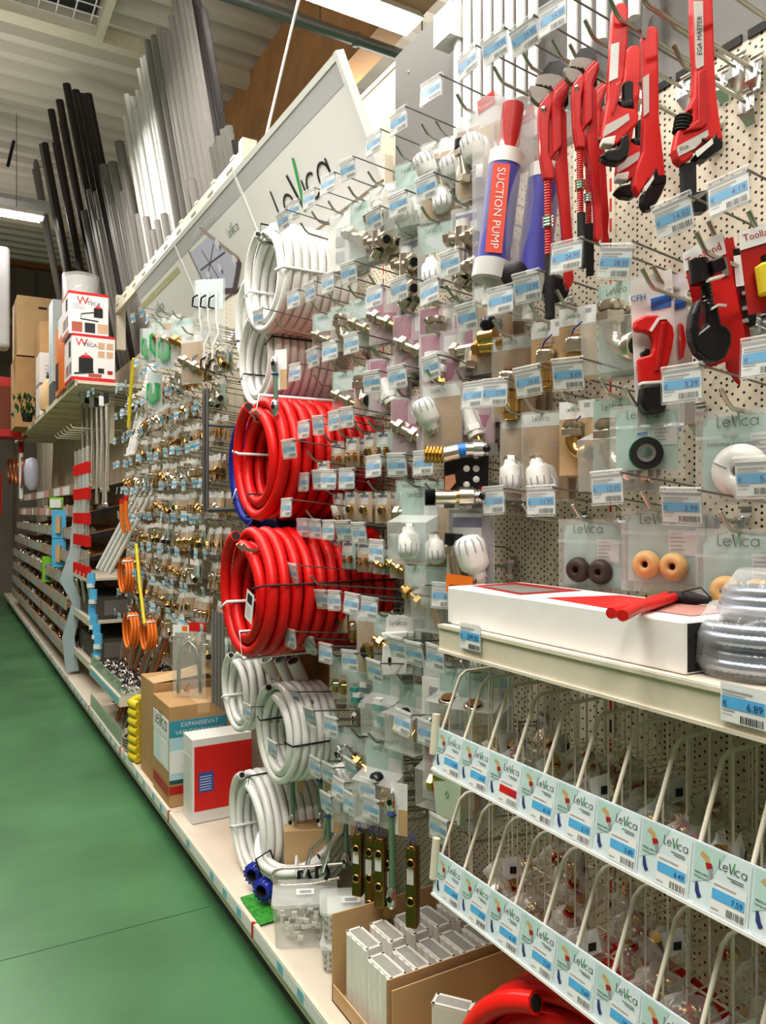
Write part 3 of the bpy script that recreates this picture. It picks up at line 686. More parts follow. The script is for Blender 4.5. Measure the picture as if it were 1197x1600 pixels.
# ---- near rows: (ticket px, py, price, pack style, fitting, count, label text)
ROWS=[
('uppermost row',[(441,347,'6.25',None,0,0),(460,329,'5.49',None,0,0),(484,313,'9.95','white','plate',3),(513,291,'7.45','green','straight',2),(543,267,'24.95','brown','hblock',3),(585,227,'18.75','green','thermo',3),(624,192,'19.45','brown','thermo',3),(674,147,'21.95','brown','thermoset',3),(729,104,'18.95',None,0,0),(769,80,'19.95',None,0,0),(814,63,'39.95',None,0,0),(865,30,'34.95',None,0,0)]),
('row under the valve heads',[(584,344,'16.79','grey','hblock',2),(622,322,'22.45','mint','thermo',1),(666,296,'18.49','grey','hblock',3),(701,416,'9.95','brown','blackv',2)]),
('row level with the pump tip',[(403,498,'3.45',None,0,0),(458,471,'4.25','mint','straight',1),(485,458,'3.95','mint','elbow',1),(512,446,'4.45','mint','straight',2),(544,429,'6.95','mag','straight',2),(585,468,'6.49','mag','straight',3),(625,454,'6.95','mag','elbow',3),(674,459,'8.79','mag','tee',3),(731,498,'6.59','brown','compb',3),(782,474,'7.95','card','compb',1),(825,451,'13.95','card','compb',1),(890,404,'24.90','green','elbow',2),(964,414,'28.95',None,0,0)]),
('row beside the pipe cutters',[(461,585,'3.95',None,0,0),(487,562,'4.25','mint','straight',1),(515,552,'4.49','mint','elbow',2),(549,540,'5.25','mag','whitev',2),(580,600,'18.95','mag','straight',3),(622,592,'19.95','mag','straight',3),(674,577,'22.95','mag','whitev',4),(739,622,'14.95','brown','thermo',2),(777,617,'7.79','brown','thermo',2),(824,600,'14.95','card','elbowb',2),(884,590,'8.69','green','elbow',2),(1067,605,'3.29','wide','ros',2)]),
('row over the red coil',[(452,704,'2.95','small','pair',1),(476,674,'2.49','small','pair',2),(498,667,'2.79','small','pair',2),(523,660,'3.15','small','nut',3),(543,655,'3.49','smallm','pair',3),(584,732,'5.95','mint','tee',3),(619,730,'8.95','mint','elbow',3),(663,727,'7.95','small','nut',2)]),
('row between the red coils',[(450,796,'2.95',None,0,0),(476,756,'2.25','small','whitev',2),(496,752,'2.45','small','nut',2),(516,752,'2.65','small','nut',3),(542,751,'2.95','small','nut',3)]),
('row beside the lower red coil',[(472,827,'3.15','small','pair',1),(492,829,'3.35','smallm','pair',2),(515,831,'3.55','small','pair',2),(535,832,'3.75','smallm','straightb',3),(562,836,'4.05','small','straightb',3),(591,864,'5.95','mint','straightb',1),(625,857,'9.45','green','drain',2),(774,786,'12.95',None,0,0),(845,787,'11.95','wide','rosd',2),(948,767,'12.95','wide','rosw',3),(1068,797,'3.99','wide','rosw',3),(1185,752,'5.45','wide','ros',3)]),
('row at the shelf edge',[(435,901,'2.15',None,0,0),(456,898,'2.35',None,0,0),(481,931,'2.55','small','nut',2),(501,939,'2.75','small','compb',2),(523,941,'2.95','brown','nut',2),(550,946,'3.95','mint','straightb',2),(577,953,'4.95','mint','pair',2),(692,934,'8.45','mint','thermo',1)]),
('row below the shelf edge',[(434,993,'1.95',None,0,0),(453,1000,'2.15',None,0,0),(483,1011,'2.45','mint','pair',1),(509,1023,'2.65','mint','greenbit',2),(547,1035,'3.95','green','greenbit',2),(584,1051,'4.65','green','blackv',2),(620,1016,'5.25','white','plate',5),(647,1025,'6.95','green','compb',2),(681,1031,'7.45','green','compb',2)]),
('row above the white coils',[(433,1082,'2.25',None,0,0),(459,1093,'2.45','mint','clips',1),(482,1122,'2.95','mint','clips',2),(517,1137,'3.95','mint','straightb',2),(387,1115,'2.45',None,0,0),(631,1132,'8.95','green','blackv',3),(667,1148,'9.95','green','blackv',2)]),
('lowest row of hooks',[(427,1175,'5.95',None,0,0),(494,1202,'6.95',None,0,0),(515,1212,'8.95',None,0,0),(547,1205,'9.95',None,0,0),(529,1234,'6.45',None,0,0),(510,1257,'7.95',None,0,0),(547,1257,'8.45',None,0,0),(576,1237,'9.45',None,0,0),(581,1267,'11.95',None,0,0),(684,1297,'4.95',None,0,0)]),
]
HK={}
SHORT={rn:x for (rn,_),x in zip(ROWS,['top row','valve head row','pump tip row','cutter row','upper coil row','between coils row','lower coil row','shelf edge row','under shelf row','white coil row','lowest row'])}
for rn,items in ROWS:
    for j,(px,py,price,sty,fit,n) in enumerate(items):
        Xt=1.08
        if (px,py) in ((452,704),(450,796),(435,901),(456,898),(434,993),(453,1000),(403,498),(387,1115),(427,1175),(441,347)): Xt=1.0
        Y,z,L=tagpos(px,py,Xt)
        tl={964:.25,814:-.12,769:-.1,1048:-.12,729:-.12,674:-.08}.get(px,R.uniform(-.06,.06))
        hook(Y,z,L,f'zinc hook priced {price}, {ORD[j]} in the {SHORT[rn]}',price,'near display hooks, '+rn,tilt=tl)
        HK[(px,py)]=(Y,z,L)
        if sty:
            for q in range(n):
                t=L-.055-q*(.045 if sty in('green',) else .03)
                w=f'hook {ORD[j]}, {rn}'
                w=('front' if q==0 else ORD[q]+' back')+f', {ORD[j]} hook, {SHORT[rn]}'
                pack(sty,fit,(Y,z),t,w,q,sc=1.25 if (rn=='uppermost row' or (rn.startswith('row under'))) else (1.15 if sty in('mag','brown','green','card') else 1.0),group=None,yaw=(R.uniform(.2,.6) if sty!='wide' else R.uniform(.25,.4)))
# extra bare hooks and hooks for the tools (tool anchor given by its tip on screen)
def toolhook(px,py,price,lab,Xt=1.1,tkt=True):
    p=PX(px,py,Xt); L=XW-Xt; zr=p.z-A*L-.02
    hook(p.y,zr,L,lab,price if tkt else None); return (p.y,zr,L)
# ---- far bays: dense rows of small packs
rows_z=[2.42,2.24,2.06,1.87,1.68,1.50,1.31,1.12,.95]
far=[('straightb','small'),('pair','small'),('nut','small'),('elbowb','smallm'),('teeb','small'),('compb','small'),('elbow','smallm'),('straight','small')]
def mini(fit,kind):
    k=('mini',fit,kind)
    if k in PK: return PK[k]
    a=MB(); a.rect(-.04,-.13,.04,-.002,.002,KRAFT if kind!='smallm' else MINT); a.rect(-.04,-.035,.04,-.002,.001,PAPER); a.quad([(.04,.0025,-.13),(-.04,.0025,-.13),(-.04,.0025,0),(.04,.0025,0)],KRAFT)
    a.quad([(-.035,-.004,-.02),(-.042,-.03,-.14),(.042,-.03,-.14),(.035,-.004,-.02)],CLEARF)
    b=MB(); fitting(b,fit,1.35,(0,-.016,-.088)); PK[k]=(a.mesh('backing_card'),b.mesh('fitting')); return PK[k]
SB={3:'second fittings bay',4:'third fittings bay'}
BN={3:'second bay beyond the logo header',4:'third bay beyond the logo header',5:'bay of braided hoses'}
for k in (3,4):
    for ri,z in enumerate(rows_z+([.78] if k==4 else [])):
        ny=9 if k==3 else 8
        for c in range(ny):
            Y=JY[k]+.10+c*(1.14-.16)/(ny-1)
            if R.random()<.06: continue
            L=.28+R.uniform(-.02,.03)
            zr=z+R.uniform(-.01,.01)
            rw=f'row {ri+1} from the top'
            hook(Y,zr,L,f'small ticketed hook, {ORD[ny-1-c]} from left, {ORD[ri]} row, {SB[k]}',None,f'small hooks, {rw}, {BN[k]}',small=True)
            ft,ki=far[(ri*3+c//2+k)%8]
            for q in range(2 if R.random()<.75 else 1):
                t=L-.04-q*.03
                o=thing('carded_fitting',f'carded {FITN[ft].split(" ",1)[1] if FITN[ft].startswith("a ") else FITN[ft]}, {"front" if q==0 else "rear"}, {ORD[ny-1-c]} from left, {ORD[ri]} row, {SB[k]}','fitting',(XW-t,Y,zr+A*t+.004),WALLR+R.uniform(-.1,.5),f'small fittings packs, {rw}, {BN[k]}')
                a,b=mini(ft,ki); put('backing_card',a,o); put('fitting',b,o)
# ================================================================ pipe coils
def coil(name,label,loc,Rr,r,turns,mt,ridge=False,layers=2,rot=(0,0,WALLR),group=None,ties=((200,BLACKM),(20,PAPER)),card=None,pitch=None):
    t=thing(name,label,'pipe coil',loc,0,group); t.rotation_euler=rot
    pitch=pitch or 2.05*r; W=turns*pitch
    for ly in range(layers):
        m=MB(); pts=[]; rad=[]; RR=Rr-ly*2.02*r; n=(130 if ridge else 44); N=int(n*(turns-(0.35 if ly else 0)))
        for i in range(N+1):
            a=2*PI*i/n+ly*1.9+ (PI*.6); y=(i/n)*pitch if ly==0 else (turns-.35)*pitch-(i/n)*pitch
            wob=1+.015*math.sin(a*3.1+i*.01)
            pts.append((RR*wob*math.cos(a),y-W/2,RR*wob*math.sin(a))); rad.append(r*(1.0 if i%2 else .90) if ridge else r)
        m.tube(pts,rad,mt,8)
        for e,f in ((pts[0],pts[1]),(pts[-1],pts[-2])):
            m.lathe([(r*.72,0),(r*.72,.002)],e,Vector(e)-Vector(f),BLACKM,8)
        m.build('pipe_turns' if ly==0 else 'inner_turns',t)
    for ang,tm in ties:
        a=math.radians(ang); m=MB(); ri=Rr-(layers-1)*2.02*r-r*1.15; ro=Rr+r*1.12; c,s=math.cos(a),math.sin(a)
        P=[(ri*c,-W/2-r*.6,ri*s),(ro*c,-W/2-r*.3,ro*s),(ro*c,W/2+r*.3,ro*s),(ri*c,W/2+r*.3,ri*s)]
        m.tube(P,.0035 if tm is BLACKM else .006,tm,5,closed=True); m.build('cable_tie',t)
    if card:
        x,z=card; m=MB(); m.M=Matrix.Translation((x,-W/2-r*1.6,z))@Matrix.Rotation(.25,4,'Y')
        m.rect(-.035,-.05,.035,.05,0,PAPER); m.rect(-.022,.01,.02,.04,-.001,INK)
        for q in range(4): m.rect(-.025,-.035+q*.01,.015,-.032+q*.01,-.001,GREY_INK)
        m.build('paper_label',t)
    return t,W
def coilat(px,py,Xf,turns,r,**k):
    p=PX(px,py,Xf); W=turns*(k.get('pitch') or 2.05*r); return (p.x+W/2,p.y,p.z)
coil('pipe_coil','upper coil of red corrugated pipe with white bands',coilat(398,716,.99,9,.0215),.207,.0215,9,REDCOIL,True,2,ties=((170,PAPER),(75,PAPER),(250,BLACKM)),card=None,group=None)
coil('pipe_coil','lower, larger coil of red corrugated pipe with black tie and paper label',coilat(378,925,.90,11,.0215),.205,.0215,11,REDCOIL,True,2,ties=((200,PAPER),(10,BLACKM),(275,PAPER)),card=(.17,-.03))
coil('pipe_coil','topmost white pipe coil hanging below the logo header',coilat(412,433,1.08,9,.0165),.195,.0165,9,COILW,False,2,ties=((188,PAPER),(-5,PAPER),(95,BLACKM)))
coil('pipe_coil','white pipe coil hanging directly above the upper red coil',coilat(400,560,1.13,8,.0165),.185,.0165,8,COILW,False,2,ties=((15,BLACKM),(200,BLACKM)))
coil('pipe_coil','white pipe coil hidden behind the topmost white coil',coilat(392,500,1.22,6,.0165),.20,.0165,6,COILW,False,1,ties=((200,BLACKM),))
coil('pipe_coil','dark blue corrugated pipe coil behind the upper red coil',coilat(388,733,1.10,5,.022),.215,.022,5,COILB,True,2,ties=((215,PAPER),))
coil('pipe_coil','dark blue coil peeking out above the lower red coil',coilat(410,905,1.06,5,.022),.225,.022,5,COILB,True,1,ties=((215,PAPER),))
coil('pipe_coil','small loose white pipe coil hanging left, below the lower red coil',coilat(372,1080,1.05,4,.014),.15,.014,4,COILW,False,2,ties=((200,PAPER),),pitch=.036)
coil('pipe_coil','white pipe coil with black band hanging beside the basin wrenches',coilat(428,1146,1.04,6,.0145),.165,.0145,6,COILW,False,2,ties=((0,BLACKM),(170,BLACKM)))
p=PX(385,1225,1.02)
coil('pipe_coil','white pipe coil standing on the base beside the red and white box',(p.x+.13,p.y,.177+.19+.016),.19,.0155,8,COILW,False,2,ties=((330,BLACKM),(80,BLACKM),(200,PAPER)),card=None)
coil('pipe_coil','white pipe coil standing at the back behind the banded coils',(1.36,2.95,.177+.20),.185,.0145,3,COILW,False,1,ties=((0,PAPER),))
coil('pipe_coil','white pipe coil lying tilted around a brown carton',(1.17,2.66,.335),.158,.014,5,COILW,False,2,rot=Vector((0,1,0)).rotation_difference(Vector((-.34,-.22,.90))).to_euler(),ties=((200,BLACKM),(60,BLACKM),(290,PAPER),(140,PAPER)))
coil('pipe_coil','glossy red pipe coil standing under the lower wire bin',(1.08,1.03,.177+.285),.26,.021,6,mat('red_gloss',(.80,.02,.015),.25),False,3,rot=(0,0,math.radians(-75)),ties=((70,PAPER),))
# bracket bars carrying the coils
m=MB()
for y in (3.42,3.47): m.tube([(1.04,y,1.60),(1.04,y,2.16)],.008,DSTEEL,6)
m.tube([(1.04,3.42,1.61),(XW,3.42,1.61)],.012,DSTEEL,6); m.tube([(1.04,3.47,2.0),(XW,3.47,2.0)],.008,DSTEEL,6)
tag(m.build('coil_bracket'),'dark upright double bar bracket left of the upper red coil','bracket')
m=MB()
for y in (3.38,3.43,3.48,3.53): m.tube([(1.10,y,.70),(1.10,y,1.14)],.008,GREYP,6)
m.tube([(1.10,3.38,1.13),(XW,3.38,1.13)],.007,DSTEEL,6)
tag(m.build('coil_bracket'),'upright grey bars left of the lower red coil','bracket')
for i,(px,py,X,lab) in enumerate(((398,650,.96,'upper red coil'),(378,860,.86,'lower red coil'),(410,372,1.04,'topmost white coil'),(400,512,1.1,'white coil above the red one'))):
    p=PX(px,py,X); m=MB(); m.tube([(X,p.y,p.z+.02),(X+.02,p.y,p.z),(XW,p.y,p.z-.03)],.006,STEEL,6); m.tube([(X,p.y+.05,p.z+.02),(X+.02,p.y+.05,p.z),(XW,p.y+.05,p.z-.03)],.006,STEEL,6)
    tag(m.build('coil_hook'),'heavy zinc double arm holding the '+lab,'hook')
# ================================================================ traced hand tools
class Tr:
    "a hand tool hung square to the aisle mouth; outlines given in pixels of an enlarged view"
    def __init__(s,name,label,cat,ax,ay,X,ox,oy,sc,group=None,roll=0):
        p=PX(ax,ay,X); d=p.x*SN+p.y*CS; s.k=d/FP; s.ax,s.ay=ax,ay; s.ox,s.oy,s.sc=ox,oy,sc
        s.t=thing(name,label,cat,p,-YAW,group)
    def p(s,x,y): return ((s.ox+x/s.sc-s.ax)*s.k,-(s.oy+y/s.sc-s.ay)*s.k)
    def pr(s,part,pts,y0,y1,m,bev=.002):
        b=MB(); b.prism([s.p(*q) for q in pts],y0,y1,m); o=b.build(part,s.t)
        if bev:
            md=o.modifiers.new('bevel','BEVEL'); md.width=bev; md.segments=2; md.limit_method='ANGLE'
        return o
    def cy(s,part,a,b,r,m,y=0,seg=12,ridges=0):
        b_=MB(); A=s.p(*a);B=s.p(*b); A=Vector((A[0],y,A[1]));B=Vector((B[0],y,B[1])); r=r/s.sc*s.k
        if ridges:
            d=(B-A); pr=[]
            for i in range(ridges): pr+=[(r,d.length*i/ridges),(r*.84,d.length*(i+.5)/ridges)]
            b_.lathe(pr,A,d,m,seg,False)
        else: b_.tube([A,B],r,m,seg)
        return b_.build(part,s.t)
    def ds(s,part,c,r,y,m):
        b=MB(); x,z=s.p(*c); r=r/s.sc*s.k; b.lathe([(0,.003),(r*.7,.0022),(r,0)],(x,y,z),(0,-1,0),m,14); return b.build(part,s.t)
    def tx(s,part,txt,c,h,y,m,rot=0,extra=None):
        b=MB(); x,z=s.p(*c); b.text(txt,x,z,h/s.sc*s.k,y,m,'C',rot)
        return b.build(part,s.t)
def swedish(label,dx,dy,f,X,hangx,group=None,col2=True):
    ax,ay=780+(450+dx)/5.333,60+(230+dy)/5.333
    T=Tr('pipe_wrench',label,'pipe wrench',ax,ay,X,780,60,5.333,group)
    q=lambda P:[(450+dx+(x-450)*f,230+dy+(y-230)*f) for x,y in P]
    T.pr('hanger_card',q([(345,325),(385,225),(430,165),(520,150),(585,205),(590,330),(590,520),(560,560),(440,300)]),.014,.017,BLACK,0)
    T.pr('upper_jaw',q([(310,330),(370,305),(430,303),(500,318),(537,345),(440,442),(425,412),(400,422),(385,408),(365,418),(350,404),(300,400)]),-.006,.008,BLADE)
    T.pr('lower_jaw',q([(243,435),(250,402),(300,403),(370,418),(410,442),(420,470),(330,562),(300,545),(262,500)]),-.006,.008,BLADE)
    T.pr('screw_body',q([(328,565),(350,540),(400,470),(440,480),(442,560),(415,700),(410,960),(455,1100),(455,1190),(365,1190),(335,1000),(322,700)]),-.010,.010,RED,.004)
    T.pr('cast_handle',q([(440,442),(537,345),(578,395),(582,430),(522,600),(552,640),(560,1000),(572,1195),(590,1500),(608,1730),(597,1900),(615,2010),(595,2070),(563,2108),(538,2050),(536,1900),(528,1728),(490,1350),(465,1180),(462,1060),(500,930),(428,1030),(420,1010),(430,560)]),-.012,.006,RED,.004)
    T.pr('raised_web',q([(450,480),(560,370),(572,420),(505,585),(510,930),(432,1010),(430,560)]),-.019,-.011,RED,.003)
    T.ds('rivet',q([(366,608)])[0],26*f,-.0105,CHROME)
    T.cy('screw_thread',q([(403,1185)])[0],q([(410,1820)])[0],33*f,RED,0,12,28)
    T.cy('knurled_nut',q([(408,1490)])[0],q([(410,1590)])[0],52*f,CHROME,0,16,4)
    T.cy('grip',q([(420,1800)])[0],q([(425,2330)])[0],42*f,BLACKM,.002)
    return T
swedish('front red swedish pipe wrench with open jaws, beside the pump bags',0,0,1.0,1.12,0)
swedish('second red swedish pipe wrench, higher and right of the front one',262,-125,.86,1.13,0)
swedish('red swedish pipe wrench mostly hidden behind the second one',330,60,.80,1.26,0)
T=Tr('pipe_wrench','large red pipe wrench at far right, white lettered plate along its handle','pipe wrench',1090,-30,1.17,997,60,5.926)
T.pr('handle',[(480,-620),(660,-620),(680,0),(690,330),(700,520),(730,760),(765,970),(640,960),(480,1080),(500,1110),(390,1185),(335,1140),(312,1060),(322,1000),(345,880),(480,800),(480,700),(430,700),(500,560),(512,330),(490,0)],-.012,.012,REDV,.004)
T.pr('rib',[(525,350),(600,320),(605,830),(560,870),(380,910),(520,800)],-.017,-.012,RED,.003)
T.pr('lettered_plate',[(490,-300),(572,-300),(580,290),(520,325),(508,300)],-.014,-.012,mat('plate_grey',(.62,.58,.56),.5),0)
T.tx('lettering','EGA MASTER',(560,20),62,-.0146,INK,PI/2)
T.pr('side_plate',[(335,1060),(340,1030),(620,880),(625,930),(500,1050),(350,1125)],-.0135,-.012,MC['plate_grey'],0)
T.tx('side_lettering','EGA',(405,1060),45,-.0142,INK,math.radians(20))
T.pr('fixed_jaw',[(500,1105),(665,960),(700,890),(715,960),(762,985),(755,1045),(620,1140),(535,1145)],-.013,.013,BLACK)
T.pr('jaw_edge',[(498,1100),(655,958),(665,1010),(520,1135)],-.015,-.013,WHITE,0)
T.pr('shank',[(395,1175),(530,1140),(535,1440),(410,1480)],-.006,.010,BLACKM)
T.pr('hook_jaw',[(410,1470),(655,1415),(672,1440),(668,1570),(600,1620),(430,1640)],-.012,.012,BLACK)
T.pr('jaw_face',[(440,1500),(655,1415),(560,1500),(450,1560)],-.0135,-.012,GREYP,0)
T.cy('adjusting_nut',(400,870),(430,710),85,BLACKM,0,14,5); T.ds('rivet',(580,975),22,-.0135,BLACK)
def still(label,dx,dy,f,X,txt=True):
    T=Tr('pipe_wrench',label,'pipe wrench',797+(505+dx)/2.9925,(60+dy)/2.9925,X,797,0,2.9925)
    q=lambda P:[(505+dx+(x-505)*f,60+dy+(y-60)*f) for x,y in P]
    T.pr('handle',q([(472,90),(475,50),(495,28),(530,25),(547,50),(545,200),(528,380),(505,420),(500,500),(530,515),(575,520),(595,545),(592,585),(525,655),(490,690),(425,655),(430,610),(452,480),(460,300)]),-.011,.011,REDV,.004)
    T.pr('rib',q([(485,410),(515,395),(500,480),(470,560),(465,540)]),-.015,-.011,RED)
    T.pr('price_sticker',q([(465,225),(502,215),(495,380),(455,398)]),-.0125,-.011,PAPER,0)
    T.pr('side_plate',q([(440,600),(545,545),(550,575),(490,620),(428,655),(430,630)]),-.0125,-.011,MC['plate_grey'],0)
    T.pr('rack_shank',q([(528,395),(548,383),(572,390),(572,500),(528,505)]),-.007,.008,BLACKM)
    T.cy('adjusting_nut',q([(510,505)])[0],q([(580,490)])[0],30*f,BLACKM,0,12,4)
    T.pr('fixed_jaw',q([(425,658),(488,645),(480,690),(425,685)]),-.012,.012,WHITE)
    T.pr('hook_jaw',q([(512,650),(548,632),(553,700),(545,745),(500,775),(450,768),(414,742),(440,715),(495,705),(505,690)]),-.012,.012,BLACK,.004)
    return T
still('red pipe wrench with price sticker hanging by its rounded handle loop',0,0,1,1.14)
still('shorter red pipe wrench hanging behind the stickered one',62,195,.95,1.26)
T=Tr('pipe_wrench','red pipe wrench hanging head down just left of the bare board','pipe wrench',797+650/2.9925,100/2.9925,1.20,797,0,2.9925)
T.pr('handle',[(610,190),(625,145),(655,132),(685,150),(690,560),(705,700),(720,830),(690,855),(640,850),(595,925),(570,880),(580,800),(612,720),(622,400)],-.011,.011,REDV,.004)
T.pr('rib',[(612,380),(640,360),(640,540),(615,560)],-.013,-.011,MC['plate_grey'],0)
T.pr('fixed_jaw',[(645,850),(675,790),(685,830),(722,830),(720,870),(650,880)],-.013,.013,BLACK)
T.pr('jaw_edge',[(615,890),(660,830),(662,850),(622,910)],-.014,-.012,WHITE,0)
T.pr('hook_jaw',[(722,865),(700,920),(660,988),(625,990),(606,960),(610,915),(650,870)],-.012,.012,BLACK,.004)
T.pr('hanger_clip',[(610,0),(685,0),(690,60),(640,110),(625,200),(605,190),(612,80)],-.013,-.011,GREYP,0)
# pump bags
def pump(label,px,dy,X,lbl=True):
    T=Tr('suction_pump',label,'suction pump',px,130+dy,X,0,0,1)
    oy=dy; f=1
    def c(part,a,b,r0,m,y=0):
        return T.cy(part,(px+a[0],a[1]+oy),(px+b[0],b[1]+oy),r0,m,y,18)
    c('white_collar',(4,240),(1,262),27,WHITE); c('pump_tube',(1,258),(-18,412),26,PUMPB); c('end_cap',(-18,410),(-23,438),29,mat('cap_grey',(.62,.62,.62),.4))
    c('nozzle',(-23,438),(-26,478),9,WHITE); c('pump_handle',(14,165),(5,240),17,REDD); 
    T.ds('rubber_disc',(px+12,436+oy),22,-.035,BLACK)
    b=MB(); a=T.p(px-8,268+oy); e=T.p(px-21,404+oy); yy=-28*T.k; dv=(Vector(e)-Vector(a)).normalized(); nv=Vector((-dv[1],dv[0]))*13*T.k
    b.quad([(a[0]-nv[0],yy,a[1]-nv[1]),(e[0]-nv[0],yy,e[1]-nv[1]),(e[0]+nv[0],yy,e[1]+nv[1]),(a[0]+nv[0],yy,a[1]+nv[1])],mat('label_orange_red',(.80,.10,.06),.5))
    ang=math.atan2(e[1]-a[1],e[0]-a[0])
    b.text('SUCTION PUMP',(a[0]+e[0])/2-nv[0]*.42,(a[1]+e[1])/2-nv[1]*.42,17.5*T.k,yy-.001,PAPER,'C',ang,1.0)
    if lbl: b.build('printed_label',T.t)
    T.pr('header_card',[(px-42,158+oy),(px-16,140+oy),(px+32,172+oy),(px+38,215+oy),(px-8,185+oy),(px-38,200+oy)],.004,.005,PAPER,0)
    T.pr('red_header',[(px-42,158+oy),(px-16,140+oy),(px-14,160+oy),(px-41,178+oy)],.002,.0035,REDV,0)
    T.tx('header_text','Toolland',(px-28,166+oy),7,.0015,PAPER,math.radians(30))
    b=MB(); b.M=Matrix.Translation((*[T.p(px-2,130+oy)[0]],0,T.p(px-2,150+oy)[1])); pouch(b,96*T.k,330*T.k,.10,CLEARW); b.build('crinkled_bag',T.t)
pump('bagged blue suction pump with red lettered label, nearest the viewer',788,0,1.12)
pump('bagged blue suction pump behind, touching the front wrench',850,22,1.20,False)
# pipe cutters
T=Tr('pipe_cutter_card','red pipe cutter on a white card with blue print boxes','pipe cutter',1003,430,1.12,940,350,4.572)
T.pr('card',[(210,400),(510,310),(575,1480),(265,1510)],.006,.0072,PAPER,0); T.pr('blue_strip',[(263,1490),(575,1448),(577,1480),(265,1512)],.004,.0058,mat('print_blue',(.05,.18,.60),.5),0)
T.pr('print_box',[(358,530),(500,492),(503,540),(360,570)],.004,.0058,MC['print_blue'],0); T.pr('print_box',[(360,578),(503,545),(505,582),(362,612)],.004,.0058,MC['print_blue'],0)
T.tx('lettering','CFH',(268,545),60,.003,MC['print_blue'],math.radians(10)); T.tx('model_text','RA 730',(465,480),28,.003,INK,math.radians(12))
T.pr('cutter_frame',[(210,765),(218,705),(290,670),(370,668),(440,695),(485,745),(495,810),(480,900),(455,1010),(400,1135),(255,1142),(240,972),(325,945),(345,900),(345,850),(325,800),(280,785),(240,785)],-.020,-.002,REDV,.004)
T.pr('frame_ridge',[(395,720),(430,720),(380,1060),(345,1075)],-.025,-.019,RED,.003); T.pr('roller',[(265,930),(290,900),(325,905),(328,945),(270,955)],-.018,-.003,BLACK); T.pr('white_band',[(255,1140),(405,1130),(408,1155),(256,1166)],-.022,-.002,WHITE)
T.pr('black_knob',[(262,1166),(395,1155),(425,1230),(435,1290),(415,1355),(300,1372),(262,1340),(247,1290)],-.030,.002,BLACK,.006)
T.pr('tie',[(312,780),(370,690),(392,684),(455,690),(440,700),(385,705),(330,790)],-.0225,-.020,PAPER,0)
T=Tr('pipe_cutter_card','second white pipe cutter card, showing behind the red cutter card','pipe cutter',1030,440,1.17,940,350,4.572)
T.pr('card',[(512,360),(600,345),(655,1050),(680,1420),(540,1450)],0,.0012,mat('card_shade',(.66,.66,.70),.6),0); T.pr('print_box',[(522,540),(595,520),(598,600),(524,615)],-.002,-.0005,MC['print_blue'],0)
T.pr('cutter_frame',[(535,720),(560,740),(580,850),(560,960),(545,980)],-.02,-.002,RED)
T=Tr('pipe_cutter_card','black pipe cutter tied to a tilted red card with white header','pipe cutter',1100,400,1.12,940,350,4.572)
T.pr('card',[(590,205),(870,45),(900,120),(1062,900),(1050,925),(760,1030)],.006,.0075,REDV,0); T.pr('white_header',[(588,205),(870,45),(900,205),(600,335)],.004,.0058,PAPER,0)
T.tx('lettering','Toolland',(745,235),78,.003,REDD,math.radians(27)); T.pr('grey_tab',[(858,250),(900,225),(918,360),(872,378)],.003,.0045,GREYP,0)
T.cy('black_knob',(640,300),(655,465),68,BLACK,-.03,18,0); T.pr('square_head',[(690,330),(780,293),(805,380),(720,420)],-.05,-.02,BLACK); T.cy('screw',(700,470),(725,640),40,BLACK,-.025,14,6)
T.pr('cutter_frame',[(660,560),(620,590),(585,680),(573,780),(585,870),(620,950),(680,1000),(760,1018),(820,980),(855,900),(860,820),(830,770),(790,760),(760,620),(680,590),(690,760),(640,800),(640,690)],-.04,-.012,BLACK,.005)
T.pr('tie',[(665,462),(765,432),(768,450),(668,478)],-.06,-.045,WHITE,0); T.pr('tie',[(700,650),(750,620),(808,625),(806,640),(752,636),(706,665)],-.047,-.041,WHITE,0)
T=Tr('pipe_cutter_card','dark red card half hidden behind the black cutter card','pipe cutter',1120,410,1.18,940,350,4.572)
T.pr('card',[(830,130),(940,90),(1090,940),(1030,1050),(1000,1030),(990,1160),(950,1120),(890,1030)],0,.0015,REDD,0)
T=Tr('tool_card','dark red card with yellow tool at the right edge','tool card',1180,420,1.10,940,350,4.572)
T.pr('card',[(985,60),(1200,-10),(1300,600),(1060,645)],.004,.0055,REDD,0); T.pr('white_header',[(985,60),(1200,-10),(1215,120),(998,185)],.002,.0038,PAPER,0); T.tx('lettering','Toolland',(1140,90),70,.001,REDD,math.radians(15))
T.pr('yellow_body',[(1082,310),(1230,280),(1250,500),(1115,530)],-.025,0,YELLOW,.004); T.cy('black_knob',(1160,240),(1170,290),50,BLACK,-.012)
T=Tr('tool_card','black strip card with metal bits and barcode beside the cutter cards','tool card',1155,420,1.2,940,350,4.572)
T.pr('card',[(940,180),(1010,170),(1110,640),(1100,720),(1060,740),(1020,700)],0,.0015,BLACK,0); T.pr('barcode_label',[(942,230),(1000,220),(1020,440),(960,450)],-.001,-.0002,PAPER,0)
for yy in (490,600,690): T.pr('metal_bit',[(990,yy),(1035,yy-15),(1042,yy+15),(998,yy+25)],-.006,-.001,CHROME,0)
for i,(px,py,lab) in enumerate(((950,6,'zinc hook carrying the stickered pipe wrench'),(1000,-20,'zinc hook carrying the head-down pipe wrench'),(1090,-60,'zinc hook carrying the large lettered wrench'))): toolhook(px,py,None,lab,1.10,False)
toolhook(1000,428,None,'zinc hook carrying the red pipe cutter card',1.09,False); toolhook(1083,372,None,'zinc hook carrying the black pipe cutter card',1.09,False); toolhook(1173,336,None,'zinc hook carrying the yellow tool card',1.09,False)
Y,z,L=tagpos(1048,345,1.10); hook(Y,z,L,'hook priced 14.50 under the head-down wrench, on open board','14.50',tilt=-.12)
Y,z,L=tagpos(1139,308,1.12); hook(Y,z,L,'hook priced 4.19 right of the large lettered wrench','4.19',tilt=-.1)
